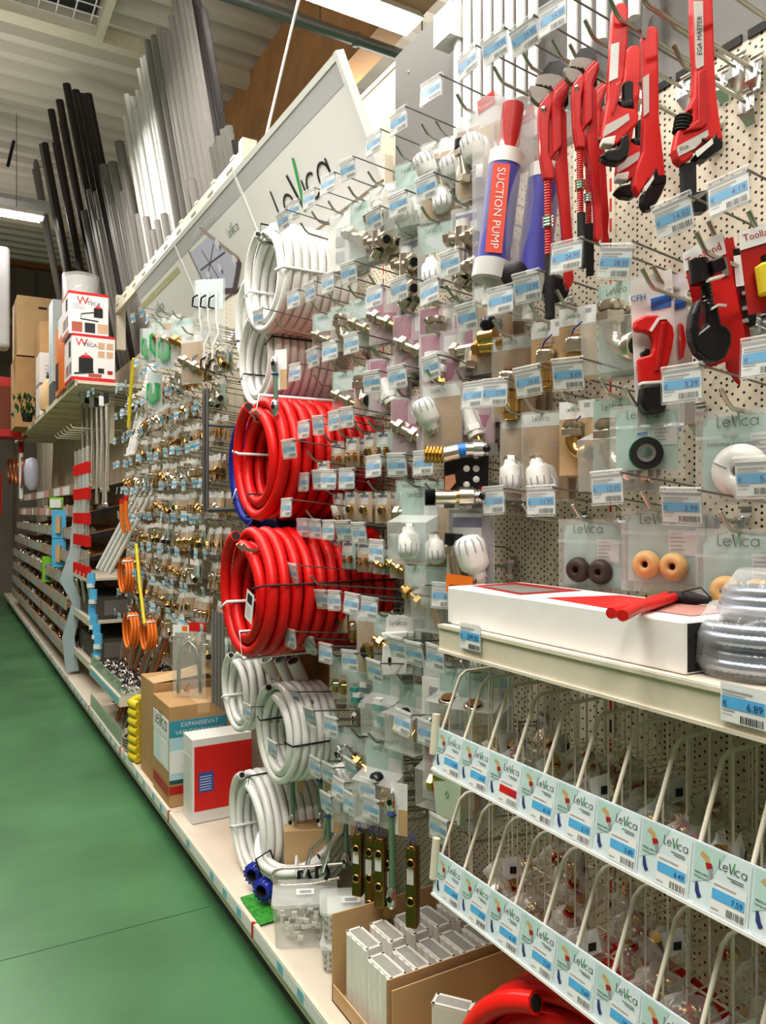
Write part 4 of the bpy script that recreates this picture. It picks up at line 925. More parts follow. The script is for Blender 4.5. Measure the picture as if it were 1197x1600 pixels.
Y,z,L=tagpos(1195,563,1.08); hook(Y,z,L,'hook priced 6.15 at the right edge beside the cutter cards','6.15')
# bare hooks / clips on the open board
for i,(px,py) in enumerate(((1160,110),(1010,150),(1120,215),(1030,260),(1176,165))):
    p=PX(px,py,XW); hook(p.y,p.z,.24,f'bare zinc hook on the open board beside the wrenches, {ORD[i]} listed from the top',None,'bare hooks on the open board beside the wrenches')['label']='bare zinc hook on the open board beside the pipe wrenches'
# more packs that hang in the middle
def packat(px,py,X,sty,fit,lab,sc=1.0,yaw=.4,hk=True,price=None):
    p=PX(px,py,X); t=XW-X; Y,z=p.y,p.z-A*t
    if hk: hook(Y,z,t+.05,'hook carrying the '+lab,price)
    return pack(sty,fit,(Y,z),t,'',0,sc,yaw,None,lab)
packat(1010,635,1.13,'wide','tape','lilac bag holding a roll of green sealing tape',.85,.45)
packat(690,600,1.12,'brown','thermo','kraft carded bag with white valve head left of the sample board',1.25)
packat(655,762,1.10,'green','thermo','green topped clear bag with a white valve head below the sample board',1.2)
packat(690,775,1.13,'brown','thermo','kraft carded bag with white valve head below the sample board',1.1)
o=packat(735,795,1.08,'grey','thermoset','large clear pack with valve set and orange price sticker',1.5,.45)
m=MB(); m.quad([(-.04,-.045,-.20),(.03,-.045,-.205),(.03,-.045,-.16),(-.04,-.045,-.155)],ORANGE); m.quad([(-.03,-.0455,-.185),(.02,-.0455,-.187),(.02,-.0455,-.183),(-.03,-.0455,-.181)],INK); m.build('orange_sticker',o)
packat(705,215,1.22,'brown','thermoset','kraft carded pack with valve set tucked under the uppermost hooks',1.2)
packat(600,560,1.2,'mag','whitev','pink carded bag deep between the middle hooks',1.2); packat(690,520,1.15,'mag','drain','pink carded bag with white drain cock, left of the brass fittings',1.2)
packat(720,470,1.22,'mint','tee','mint bag hanging behind the pump tip',1.2); packat(640,520,1.25,'mag','elbow','pink carded bag with elbow behind the middle hooks',1.2)
# valve sample board
T=Tr('valve_sample_board','metal sample board with chrome and brass valves and a black photo card','sample board',725,690,1.06,400,530,2.9925)
T.pr('metal_bracket',[(880,480),(1130,485),(1135,540),(1085,545),(1090,790),(880,790)],.004,.006,GREYP,0)
T.pr('photo_card',[(885,560),(1090,545),(1085,710),(882,715)],.002,.0035,BLACK,0); T.pr('photo_hand',[(885,640),(930,630),(935,670),(900,712),(883,712)],.0,.0018,mat('skin_print',(.7,.35,.22),.6),0)
for c in ((985,605),(1030,605),(985,680),(1030,655)): T.ds('printed_head',c,16,.001,WHITE)
T.pr('white_strip',[(928,765),(1010,765),(1010,790),(928,790)],.001,.0035,PAPER,0); T.tx('red_lettering','187',(1055,700),22,.0005,REDV)
T.cy('brass_body',(785,540),(880,545),44,BRASS,-.02,14,6); T.cy('nickel_body',(870,545),(940,530),38,NICKEL,-.02); T.cy('blue_cap',(925,525),(980,520),30,mat('cap_blue',(.03,.22,.75),.4),-.02,16,0); T.cy('chrome_valve',(975,520),(1020,518),32,CHROME,-.02); T.cy('chrome_nut',(1010,518),(1055,518),46,CHROME,-.02,6); T.cy('threaded_end',(1050,518),(1080,518),36,CHROME,-.02,14,4); T.ds('bore',(1068,518),18,-.041,BLACK)
T.cy('black_cap',(788,740),(840,740),42,BLACK,-.02,14,6); T.cy('nickel_body',(835,740),(930,740),34,NICKEL,-.02); T.cy('brass_ring',(922,735),(950,735),32,BRASS,-.02); T.cy('nickel_nut',(945,735),(1010,735),44,NICKEL,-.02,6); T.cy('threaded_end',(1005,735),(1070,735),38,CHROME,-.02,14,5); T.ds('bore',(1052,735),20,-.043,BLACK)
# white outlet plates stack card
for i in range(4):
    T=Tr('white_wall_plate',['front','second','third','rearmost'][i]+' white moulded wall plate with logo card below the red coil rows','wall plate',605+i*13,970,1.12+i*.03,440,920,4.21)
    dx=i*42
    T.pr('logo_card',[(688+dx,190),(710+dx,170),(860+dx,190),(870+dx,220),(870+dx,350),(680+dx,350)],.002,.004,WHITE,.001); 
    b=MB(); x,zz=T.p(765+dx,240); logo(b,x,zz,34/4.21*T.k,.0005); b.build('logo',T.t)
    T.pr('moulded_plate',[(665+dx,370),(800+dx,365),(830+dx,420),(820+dx,560),(640+dx,570),(660+dx,500)],-.006,.004,WHITE,.003); T.pr('folded_rail',[(655+dx,285),(830+dx,275),(825+dx,310),(670+dx,330)],-.02,.002,WHITE,.003)
    T.pr('slot',[(700+dx,455),(712+dx,445),(722+dx,455),(720+dx,495),(708+dx,500),(700+dx,485)],-.0075,-.0058,BLACKM,0)
# hanging basin wrenches
def bwrench(px,py,X,lab,h,i):
    p=PX(px,py,X); t=thing('basin_wrench',lab,'wrench',p,WALLR+.6,'basin wrenches with green handles')
    t['group']='basin wrenches with green handles'
    m=MB(); m.bb((-.004,.004,-.11),(.045,.0052,.03),PAPER); m.bb((.018,.003,-.11),(.045,.0045,-.04),KRAFTL); m.build('backing_card',t)
    m=MB(); m.tube([(0,0,-.045),(.003,0,-h+.05)],.0085,mat('wrench_green',(.22,.36,.27),.35,.4),8); m.build('handle',t)
    for z0 in (-.02,-h+.02):
        m=MB(); m.lathe([(.006,-.03),(.012,-.02),(.015,0),(.012,.02),(.006,.028)],(0,0,z0),(0,0,1),CHROME,12); m.lathe([(0,0),(.008,.001)],(0,-.0145,z0),(0,-1,0),BLACK,10); m.build('ring_head',t)
    m=MB(); m.tube([(.012*math.cos(a*PI/4),-.012*math.sin(a*PI/4),-.055) for a in range(8)],.0025,BLUEP,5,closed=True); m.build('blue_tie',t)
bwrench(457,1190,1.12,'basin wrench with green handle hanging beside the banded white coil',.24,0)
bwrench(500,1195,1.20,'basin wrench with green handle, second from the left coil',.22,1)
bwrench(513,1250,1.16,'basin wrench with green handle hanging before the silver spanners',.22,2)
bwrench(540,1255,1.22,'basin wrench with green handle between the ticket clusters',.22,3)
bwrench(612,1240,1.05,'basin wrench with green handle in front of the brass manifolds',.30,4)
bwrench(430,560,1.0,'small silver spanner hanging in front of the white coils',.19,5)
# silver sink spanners lying/leaning
for i,(px,py,l) in enumerate(((500,1300,'left'),(530,1290,'right'))):
    p=PX(px,py,1.15); t=thing('cranked_spanner',l+' silver cranked spanner with black hook jaws above the plastic tubs','spanner',p,-YAW)
    m=MB(); m.tube([(.03,0,.10),(.012,0,-.02),(-.03,-.01,-.06),(-.055,-.01,-.15)],.008,CHROME,8); m.build('shaft',t)
    for c in ((.03,.11),(-.055,-.16)):
        m=MB(); m.tube([(c[0]-.02,0,c[1]-.015),(c[0]-.02,0,c[1]+.02),(c[0]+.012,0,c[1]+.025),(c[0]+.02,0,c[1]),(c[0]+.01,0,c[1]-.02)],.007,BLACK,6); m.build('hook_jaw',t)
# brass manifolds
for i,(px,py,h,nh) in enumerate(((560,1303,.19,2),(580,1308,.25,3),(595,1310,.20,2),(607,1325,.24,2),(645,1322,.22,2))):
    p=PX(px,py,1.12+.03*(i%2)); t=thing('brass_manifold',ORD[i]+' hanging brass manifold bar from the left, above the ceramic carton','manifold',p,WALLR+.7,None)
    m=MB(); m.bb((-.017,-.017,-h),(.017,.017,0),mat('dark_brass',(.26,.17,.06),.3,1)); o=m.build('bar',t); md=o.modifiers.new('bevel','BEVEL'); md.width=.006; md.segments=2
    m=MB(); m.lathe([(.012,0),(.014,.002),(.009,.003),(.0,.003)],(0,0,0),(0,0,1),BRASS,14); m.build('end_port',t)
    for q in range(nh):
        m=MB(); m.lathe([(.013,0),(.013,.006),(.009,.0065)],(.0,-.016,-.04-q*h/nh*.95),(0,-1,0),BRASS,14,caps=False); m.lathe([(0,0),(.009,0)],(.0,-.018,-.04-q*h/nh*.95),(0,-1,0),BLACKM,12,caps=False); m.build('side_port',t)
    m=MB(); m.bb((-.0175,-.014,-h*.5),(-.0172,.010,-h*.2),PAPER); m.rect(-.012,-h*.45,.008,-h*.25,-.0176,PAPER); m.build('barcode_label',t)
    m=MB(); m.tube([(-.01,0,0),(-.004,0,.035),(.004,0,.035),(.01,0,0)],.0015,BLUEP,4); m.build('tie',t)
# ================================================================ upper shelf, bins, boxes
def obox(name,label,cat,lo,hi,mt,parts=(),bev=.003,rotz=0,group=None):
    "a carton: origin at its base centre; parts = [(name, builder(mb,w,d,h))] in the frame x -w/2..w/2, y -d/2..d/2, z 0..h"
    w,d,h=[b-a for a,b in zip(lo,hi)]; t=thing(name,label,cat,((lo[0]+hi[0])/2,(lo[1]+hi[1])/2,lo[2]),rotz,group)
    m=MB(); m.bb((-w/2,-d/2,0),(w/2,d/2,h),mt); o=m.build('carton_body',t)
    if bev: md=o.modifiers.new('bevel','BEVEL'); md.width=bev; md.segments=2
    for n,f in parts:
        m=MB(); f(m,w,d,h); m.build(n,t)
    return t
# in these boxes: front face -x (aisle), side face -y (towards the viewer)
def FX(m,x,ya,za,yb,zb,mt): m.quad([(x,ya,za),(x,ya,zb),(x,yb,zb),(x,yb,za)][::-1],mt)   # patch on an aisle face
def textX(m,t,x,y,z,size,mt,al='C'):
    M=m.M.copy(); m.M=M@Matrix.Translation((x,y,z))@Matrix.Rotation(-PI/2,4,'Z'); m.text(t,0,0,size,0,mt,al); m.M=M
t=thing('steel_shelf','cream steel shelf carrying the long white box','shelf',(XB,.24,1.30))
y0,y1=.26,1.375
m=MB(); m.M=Matrix.Translation((-XB,-.24,-1.30)); m.bb((XB+.004,y0,1.335),(XW,y1,1.357),DECK); m.build('shelf_deck',t)
m=MB(); m.M=Matrix.Translation((-XB,-.24,-1.30)); m.bb((XB-.003,y0,1.300),(XB+.012,y1,1.359),CREAM); m.bb((XB-.007,y0,1.352),(XB,y1,1.359),CREAM); m.bb((XB-.007,y0,1.300),(XB,y1,1.306),CREAM); m.bb((XB,y1-.004,1.302),(XW,y1,1.357),CREAM); m.build('price_rail',t)
for i,(px,py,pr) in enumerate(((735,995,'299.00'),(1162,1103,'6.89'))):
    p=PX(px,py,XB-.008); o=put('price_ticket',ticket(pr),t,(-.008,p.y-.24,p.z+.026-1.30)); o.rotation_euler=(0,0,WALLR); o['label']='ticket reading '+pr
def red_print(m,w,d,h):
    m.quad([(-w/2+.01,-d/2+.14,h+.0006),(w/2-.02,-d/2+.14,h+.0006),(w/2-.02,-d/2+.30,h+.0006),(-w/2+.03,-d/2+.34,h+.0006)],REDV)
    m.quad([(-w/2+.02,d/2-.22,h+.0006),(w/2-.02,d/2-.22,h+.0006),(w/2-.02,d/2-.01,h+.0006),(-w/2+.05,d/2-.02,h+.0006)],REDD)
    m.quad([(-w/2+.04,d/2-.20,h+.0012),(w/2-.06,d/2-.20,h+.0012),(w/2-.06,d/2-.05,h+.0012),(-w/2+.06,d/2-.05,h+.0012)],GREYP)
    m.quad([(-w/2+.05,-d/2+.03,h+.0012),(w/2-.03,-d/2+.03,h+.0012),(w/2-.03,-d/2+.16,h+.0012),(-w/2+.05,-d/2+.13,h+.0012)],mat('box_print',(.5,.25,.22),.6))
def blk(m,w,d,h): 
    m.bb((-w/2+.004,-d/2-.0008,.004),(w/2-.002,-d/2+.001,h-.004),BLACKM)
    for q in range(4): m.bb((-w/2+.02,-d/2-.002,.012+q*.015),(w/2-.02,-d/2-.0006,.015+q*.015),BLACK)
obox('long_box','long white tool box with red print lying on the cream shelf','box',(.955,.765,1.3575),(1.16,1.385,1.438),mat('white_carton',(.84,.83,.83),.55,noise=.02),[('top_print',red_print),('open_end',blk)],.004)
# pliers on the box
p=PX(1040,940,1.05); t=thing('pliers','red handled pliers with black head lying on the long white box','pliers',(p.x,p.y,1.444))
a=PX(955,955,.965);
for s,(q0,q1) in enumerate((((955,958),(1062,931)),((973,962),(1045,930)))):
    A_=PZ(*q0,1.452); B_=PZ(*q1,1.449); m=MB(); m.M=Matrix.Translation((-p.x,-p.y,-1.444)); mid=(A_+B_)/2+Vector((0,.006*(1 if s else -1),0)); m.tube([A_,mid,B_],[.0085,.0095,.008],REDV,10); m.build('handle_grip',t)
C_=PZ(1045,932,1.449); D_=PZ(1110,938,1.449); m=MB(); m.M=Matrix.Translation((-p.x,-p.y,-1.444)); m.tube([C_,(C_+D_)/2,D_],[.009,.013,.005],BLACKM,8); m.build('pliers_head',t)
m=MB(); m.M=Matrix.Translation((-p.x,-p.y,-1.444)); E=PZ(1065,925,1.46); F=PZ(1095,918,1.48); G=PZ(1112,935,1.45); m.tube([E,F,G],.0015,BLACK,4); m.build('tie',t)
# spring hose bags
def hosebag(name,lab,px,py,X,Rr,n,z0):
    p=PX(px,py,X); t=thing(name,lab,'hose',(p.x,p.y,z0))
    m=MB(); N=n*150; pts=[];rad=[]
    for i in range(N):
        a=2*PI*i/150; rr=Rr*(1-.09*((i//150)%3)); pts.append((rr*math.cos(a),rr*1.25*math.sin(a),.013+.016*(i/150)*.8)); rad.append(.0115 if i%2 else .0098)
    m.tube(pts,rad,SPRING,8); m.build('spring_turns',t)
    m=MB(); hh=.016*n*.8+.04
    m.lathe([(Rr*.3,hh*.9),(Rr*.9,hh),(Rr*1.22,hh*.6),(Rr*1.27,hh*.2),(Rr*1.1,.002)],(0,0,0),(0,0,1),CLEARS,18); m.build('wrap',t)
hosebag('spring_hose','clear bag of coiled silver spring hose lying on the shelf end',1190,1060,1.065,.08,5,1.3575)
hosebag('spring_hose','upper bag of coiled silver spring hose stacked on another',1225,1000,1.09,.07,3,1.435)
# wire bins ----------------------------------------------------------
WIRE=mat('cream_wire',(.84,.79,.68),.4)
prices=[['7.09','4.79','2.00','8.19','5.19','5.89','6.49','7.59','20.80','12.50','9.95','8.25'],['6.09','7.29','6.19','7.29','7.69','18.50','8.89','9.25','6.40','5.15','4.10','3.30']]
for tier,(zt,nm) in enumerate(((1.13,'upper'),(.858,'lower'))):
    t=thing('wire_bin',nm+' cream wire bin shelf with mint product strip','wire bin',(XB,.26,zt-.1))
    M0=Matrix.Translation((-XB,-.26,-(zt-.1)))
    m=MB(); m.M=M0
    for x in [XB+.03+q*.058 for q in range(9)]: m.tube([(x,.26,zt-.085),(x,1.39,zt-.085)],.0028,WIRE,5)
    y=.28
    while y<1.39: m.tube([(XB+.02,y,zt-.083),(XW-.01,y,zt-.083)],.002,WIRE,4); y+=.03
    m.build('wire_floor',t)
    y=1.392; k=0
    while y>.30:
        m=MB(); m.M=M0
        top=[(XB+.012,y,zt-.015),(XB+.064,y,zt+.105),(XB+.08,y,zt+.116),(XW-.02,y,zt+.120)]
        m.tube(top,.0038,WIRE,6)
        for q in range(9):
            x=XB+.035+q*.055; zt2=zt+.118 if x>XB+.075 else zt-.015+(x-XB-.012)/.052*.12
            m.tube([(x,y,zt-.085),(x,y,min(zt2,zt+.118))],.0021,WIRE,4)
        m.build('wire_divider',t); y-=.0825; k+=1
    # strip
    dz=.088; M1=M0@Matrix.Translation((XB-.004,0,zt-dz))@Matrix.Rotation(WALLR,4,'Z')@Matrix.Rotation(math.radians(-8),4,'X')
    m=MB(); m.M=M1; m.bb((-1.40,0,0),(-.26,.004,dz),MINTL); m.bb((-1.40,-.004,-.004),(-.26,.006,.001),WHITE); m.build('strip_holder',t)
    m=MB(); m.M=M1; m.tube([(-1.40,-.002,.03),(-1.402,-.004,dz+.028)],.009,CREAM,8); m.build('end_cap',t)
    for k in range(12):
        x=-1.392+k*.094; m=MB(); m.M=M1
        w=.09; m.rect(x+.001,.002,x+w,dz-.002,-.0008,MINTL); m.quad([(x+.001,-.0012,dz-.002),(x+.001,-.0012,.03),(x+.03,-.0012,.045),(x+.05,-.0012,dz-.002)],MINT)
        logo(m,x+.062,dz-.024,.0135,-.0016)
        for q in range(2): m.rect(x+.055+q*.006,dz-.031-q*.003,x+.08,dz-.030-q*.003,-.0016,INK)
        # printed fitting
        bx=x+.020; bz=dz-.020
        m.quad([(bx-.010,-.0016,bz+.004),(bx-.006,-.0016,bz+.010),(bx+.004,-.0016,bz+.006),(bx+.010,-.0016,bz-.006),(bx+.004,-.0016,bz-.010),(bx-.002,-.0016,bz)],mat('print_brass',(.60,.40,.18),.5))
        m.quad([(bx,-.002,bz-.004),(bx+.010,-.002,bz-.002),(bx+.012,-.002,bz-.008),(bx+.003,-.002,bz-.012)],REDD)
        m.quad([(bx+.005,-.002,bz-.010),(bx+.011,-.002,bz-.008),(bx+.014,-.002,bz-.020),(bx+.009,-.002,bz-.022)],GREYC)
        m.text('PRESS-PRO',x+.004,dz-.043,.0048,-.0016,INK,'L'); m.text('fitting/raccord',x+.004,dz-.048,.0042,-.0016,INK,'L')
        m.quad([(x+.006,-.0016,.032),(x+.010,-.0016,.034),(x+.014,-.0016,.022),(x+.018,-.0016,.016),(x+.012,-.0016,.012),(x+.007,-.0016,.02)],NAVY)
        m.rect(x+.032,.004,x+.086,.048,-.0014,PAPER); m.rect(x+.034,.022,x+.084,.036,-.0018,REDV if prices[tier][k]=='2.00' else BLUE)
        m.text(prices[tier][k],x+.081,.0245,.010,-.0022,NAVY,'R'); m.rect(x+.036,.041,x+.07,.043,-.0018,GREY_INK)
        xx=x+.058
        while xx<x+.084: m.rect(xx,.006,xx+.001,.016,-.0018,INK); xx+=R.choice((.002,.003))
        m.rect(x+.034,.008,x+.046,.010,-.0018,GREY_INK)
        m.build('product_label',t)
    # contents
    for k in range(26):
        y=.42+ (k%13)*.0735+.02; x=XB+.06+(k//13)*.12+R.uniform(0,.12)
        tt=thing('fittings_bag',f'crumpled clear bag of {"red collared" if k%2 else "brass"} press fittings, {ORD[12-k%13]} from the left, {"front" if k//13==0 else "back"}, {nm} wire bin','bag',(x,y,zt-.08),R.uniform(-.6,.6))
        m=MB(); N=(7,7)
        vs=[];fs=[]
        rr=random.Random(k+tier*50)
        for j in range(8):
            for i in range(10):
                a=2*PI*i/10; v=j/7; rad=(.034*math.sin(PI*min(.98,v+.12))**.6)*(1+rr.uniform(-.25,.25)); vs.append((rad*1.5*math.cos(a),rad*.95*math.sin(a),v*.075*(1+rr.uniform(-.08,.08))+.001))
        for j in range(7):
            for i in range(10): fs.append((j*10+i,j*10+(i+1)%10,(j+1)*10+(i+1)%10,(j+1)*10+i))
        m.add(vs,fs,CLEARW,True); m.build('clear_wrap',tt)
        for q in range(3):
            m=MB(); c=(rr.uniform(-.025,.025),rr.uniform(-.012,.012),.018+q*.013); ax=(rr.uniform(-1,1),rr.uniform(-1,1),rr.uniform(-.4,1))
            m.lathe([(.007,0),(.010,.002),(.010,.009),(.008,.010),(.008,.018),(.0095,.02),(.0095,.024)],c,ax,BRASS if q!=1 else NICKEL,10); m.lathe([(.0105,.010),(.0125,.012),(.0105,.016)],c,ax,REDD if k%2 else BRASS,10,caps=False); m.build('press_fitting',tt)
        if k%4==0:
            m=MB(); m.quad([(-.02,-.03,.03),(.02,-.033,.04),(.015,-.025,.08),(-.025,-.02,.07)],PAPER); m.rect(-.008,.045,.008,.06,-.034,INK); m.build('paper_slip',tt)
# ================================================================ base shelf goods
# carton of ceramic humidifiers
def open_carton(name,label,lo,hi,th=.004,front=.6,mt=KRAFTL,near=1.0):
    t=thing(name,label,'carton',(lo[0],lo[1],lo[2])); w,d,h=[b-a for a,b in zip(lo,hi)]
    for nm,l,hh in (('front_wall',(0,0,0),(th,d,h*front)),('back_wall',(w-th,0,0),(w,d,h)),('near_wall',(0,0,0),(w,th,h*near)),('far_wall',(0,d-th,0),(w,d,h*1.12)),('carton_floor',(0,0,0),(w,d,th))):
        m=MB(); m.bb(l,hh,mt); m.build(nm,t)
    return t
open_carton('open_carton','open carton full of ribbed white ceramic blocks, front wall cut low',(.985,1.70,.174),(1.43,2.02,.40),front=.22)
def ceramic(name,lab,x,y,z,h,rib,emb=False,rz=0,w=.118,d=.050,group=None):
    t=thing(name,lab,'ceramic',(x,y,z),rz,group)
    m=MB(); n=7
    if rib:
        out=[]
        for i in range(n*4+1):
            a=-w/2+w*i/(n*4); out.append((a,-d/2-.004*abs(math.sin(PI*i/7))))
        out+=[(w/2,d/2),(-w/2,d/2)]
    else: out=[(-w/2+.006,-d/2),(w/2-.006,-d/2),(w/2,-d/2+.006),(w/2,d/2-.006),(w/2-.006,d/2),(-w/2+.006,d/2),(-w/2,d/2-.006),(-w/2,-d/2+.006)]
    m.M=Matrix.Rotation(PI/2,4,'X'); m.M=Matrix(((1,0,0,0),(0,0,1,0),(0,1,0,0),(0,0,0,1)))
    m.prism(out,0,h,CERAM); m.M=Matrix(); o=m.build('body',t); md=o.modifiers.new('bevel','BEVEL'); md.width=.002; md.limit_method='ANGLE'; md.angle_limit=1.2
    m=MB(); m.bb((-w/2+.008,-d/2+.007,h),(w/2-.008,d/2-.007,h+.0008),mat('felt_grey',(.38,.37,.35),.9,noise=.1,nscale=100)); m.build('opening',t)
    m=MB(); 
    for l,hh in (((-w/2+.002,-d/2,h),(w/2-.002,-d/2+.007,h+.003)),((-w/2+.002,d/2-.007,h),(w/2-.002,d/2,h+.003)),((-w/2,-d/2,h),(-w/2+.008,d/2,h+.003)),((w/2-.008,-d/2,h),(w/2,d/2,h+.003))): m.bb(l,hh,CERAM)
    m.build('rim',t)
    if emb:
        m=MB(); c=(0,h*.45)
        for q in range(7):
            a=q*PI/3.5; m.tube([(c[0]+.004*math.cos(a),-d/2-.0008,c[1]+.004*math.sin(a)),(c[0]+.022*math.cos(a+.3),-d/2-.0008,c[1]+.022*math.sin(a+.3))],.0016,mat('emblem_brown',(.12,.09,.07),.6),4)
        m.tube([(c[0]+.015*math.cos(q*PI/6),-d/2-.0008,c[1]+.015*math.sin(q*PI/6)) for q in range(12)],.001,MC['emblem_brown'],4,closed=True)
        m.build('printed_emblem',t)
k=0
for c in range(5):
    for r in range(2):
        ceramic('ceramic_humidifier',f'ribbed white ceramic humidifier in the open carton, {ORD[c]} from the aisle, {"near" if r==0 else "far"} row',1.035+c*.078,1.785+r*.13,.180,.20+.012*r,True,rz=-PI/2+.05)
open_carton('open_carton','nearest open carton with two smooth ceramic blocks, brown inside',(.99,1.385,.174),(1.42,1.685,.36),front=.45,near=.4)
ceramic('ceramic_humidifier','smooth white ceramic humidifier with a dark printed emblem',1.09,1.555,.180,.21,False,True,rz=-.9,w=.10,d=.045)
ceramic('ceramic_humidifier','smooth plain ceramic humidifier behind the one with the emblem',1.22,1.46,.180,.21,False,False,rz=-.9,w=.10,d=.045)
# plastic tubs
def tub(lab,x,y,z,w,d,h,fill,rz):
    t=thing('plastic_tub',lab,'tub',(x,y,z),rz)
    def rr(w,d,c=.02): 
        o=[]
        for cx,cy,a0 in ((w/2-c,d/2-c,0),(-w/2+c,d/2-c,90),(-w/2+c,-d/2+c,180),(w/2-c,-d/2+c,270)):
            for q in range(4): a=math.radians(a0+q*30); o.append((cx+c*math.cos(a),cy+c*math.sin(a)))
        return o
    SW=Matrix(((1,0,0,0),(0,0,1,0),(0,1,0,0),(0,0,0,1)))
    m=MB(); a=rr(w*.92,d*.92); b=rr(w,d); n=len(a)
    m.add([(p[0],p[1],0) for p in a]+[(p[0],p[1],h) for p in b],[tuple(range(n))]+[(i,(i+1)%n,(i+1)%n+n,i+n) for i in range(n)],CLEART,False); m.build('tub_body',t)
    m=MB(); m.M=SW; m.prism(rr(w*1.05,d*1.05),h,h+.010,CLEART); m.M=Matrix(); m.build('lid',t)
    m=MB(); rg=random.Random(int(x*1000))
    if fill=='clips':
        for q in range(70):
            c=(rg.uniform(-w*.38,w*.38),rg.uniform(-d*.38,d*.38),rg.uniform(.01,h-.015)); m.box(c,(.018,.012,.010),WHITE if q%4 else GREYP)
        o=m.build('clip_filling',t)
    else:
        for i in range(11):
            for k2 in range(6):
                for s in (-1,1): m.tube([(-w*.42+i*w*.084,s*d*.44,.008+k2*(h-.02)/6),(-w*.42+i*w*.084,s*d*.44,.016+k2*(h-.02)/6)],.0028,WHITE if (i+k2)%2 else GREYP,5)
        for i in range(8):
            for k2 in range(6):
                for s in (-1,1): m.tube([(s*w*.44,-d*.36+i*d*.1,.008+k2*(h-.02)/6),(s*w*.44,-d*.36+i*d*.1,.016+k2*(h-.02)/6)],.0028,WHITE if (i+k2)%2 else GREYP,5)
        m.bb((-w*.4,-d*.4,.004),(w*.4,d*.4,h-.006),WHITE); o=m.build('plug_filling',t)
    o['kind']='stuff'
    m=MB(); m.M=Matrix.Rotation(-PI/2,4,'X'); m.M=Matrix.Translation((0,0,h+.0105)); m.quad([(-.03,-.02,0),(.03,-.02,0),(.03,.02,0),(-.03,.02,0)],PAPER)
    for q in range(10): m.quad([(-.018+q*.004,-.012,.0005),(-.016+q*.004,-.012,.0005),(-.016+q*.004,.008,.0005),(-.018+q*.004,.008,.0005)],INK)
    m.build('barcode_label',t)
tub('tall clear tub of white and grey pipe clips, left of the stacked tubs',1.06,2.38,.174,.21,.17,.135,'clips',-YAW+.1)
tub('lower clear tub of white plugs, under another tub',1.13,2.16,.174,.19,.15,.075,'plugs',-YAW-.1)
tub('upper clear tub of white plugs with barcode on its lid',1.135,2.19,.262,.19,.15,.085,'plugs',-YAW+.1)
# braided hose loop on the tubs
p=PX(445,1370,1.02); pts=[]
for i in range(25):
    a=PI*.5+PI*i/24; pts.append(Vector((.06*math.cos(a)*1.0,0,.03*math.sin(a))))
m=MB(); L1=[Vector((.20,0,.045)),Vector((.10,0,.035))]+[Vector((x.x*.7,0,x.z)) for x in pts]+[Vector((.10,0,-.026)),Vector((.19,-.01,.0))]
rad=[.0058+(.0008 if i%2 else 0) for i in range(len(L1))]
m.M=Matrix.Rotation(-YAW,4,'Z'); m.tube(L1,rad,mat('braid',(.62,.56,.50),.35,.7,noise=.5,nscale=220),8); o=m.build('braided_hose'); o.location=(p.x,p.y,.345); tag(o,'braided hose bent in a narrow loop on top of the clip tub','hose')
# blue couplings on green cards
for i,(px,py,X,lab) in enumerate(((393,1368,1.0,'front'),(418,1360,1.07,'rear right'),(408,1393,.99,'lower'))):
    p=PX(px,py,X); t=thing('blue_coupling',lab+' dark blue plastic compression coupling beside the white coil','coupling',(p.x,p.y,max(p.z,.215)),-YAW)
    m=MB(); m.lathe([(.022,0),(.036,.004),(.038,.03),(.034,.045),(.030,.075)],(0,0,0),(.5,1,0) if i!=1 else (1,.3,.1),BLUEP,16,caps=False); m.lathe([(.022,0),(.020,.03)],(0,0,0),(.5,1,0) if i!=1 else (1,.3,.1),BLACKM,16,caps=False); m.build('body',t)
    m=MB(); ax=Vector((.5,1,0) if i!=1 else (1,.3,.1)).normalized(); u=ax.orthogonal().normalized(); w_=ax.cross(u)
    for q in range(14): a=q*PI/7; c=ax*.018+(u*math.cos(a)+w_*math.sin(a))*.0375; m.tube([c-ax*.015,c+ax*.015],.0035,BLUEP,5)
    m.build('grip_ribs',t)
m=MB(); m.quad([(.94,2.50,.179),(1.02,2.50,.185),(1.03,2.72,.182),(.95,2.72,.179)],mat('leaf_green_card',(.05,.30,.04),.5,noise=.5,nscale=70)); tag(m.build('green_card'),'leaf green printed card under the blue couplings','card')
m=MB(); m.bb((1.15,2.3,.176),(1.44,2.5,.18),MC['leaf_green_card']); m.bb((1.15,2.1,.18),(1.44,2.28,.184),MC['leaf_green_card']); tag(m.build('green_card_stack'),'green printed cards lying at the back below the brass manifolds','card')
obox('small_carton','plain brown carton sitting inside the tilted white coil','carton',(1.10,2.56,.25),(1.27,2.72,.44),KRAFTL,[('tape',lambda m,w,d,h:m.bb((-w/2-.0005,-.02,h*.3),(w/2+.0005,.02,h+.0006),KRAFT)),('green_sticker',lambda m,w,d,h:m.bb((-w*.2,-d/2-.001,.01),(w*.15,-d/2,.04),GREEN))],.003,rotz=-.4)
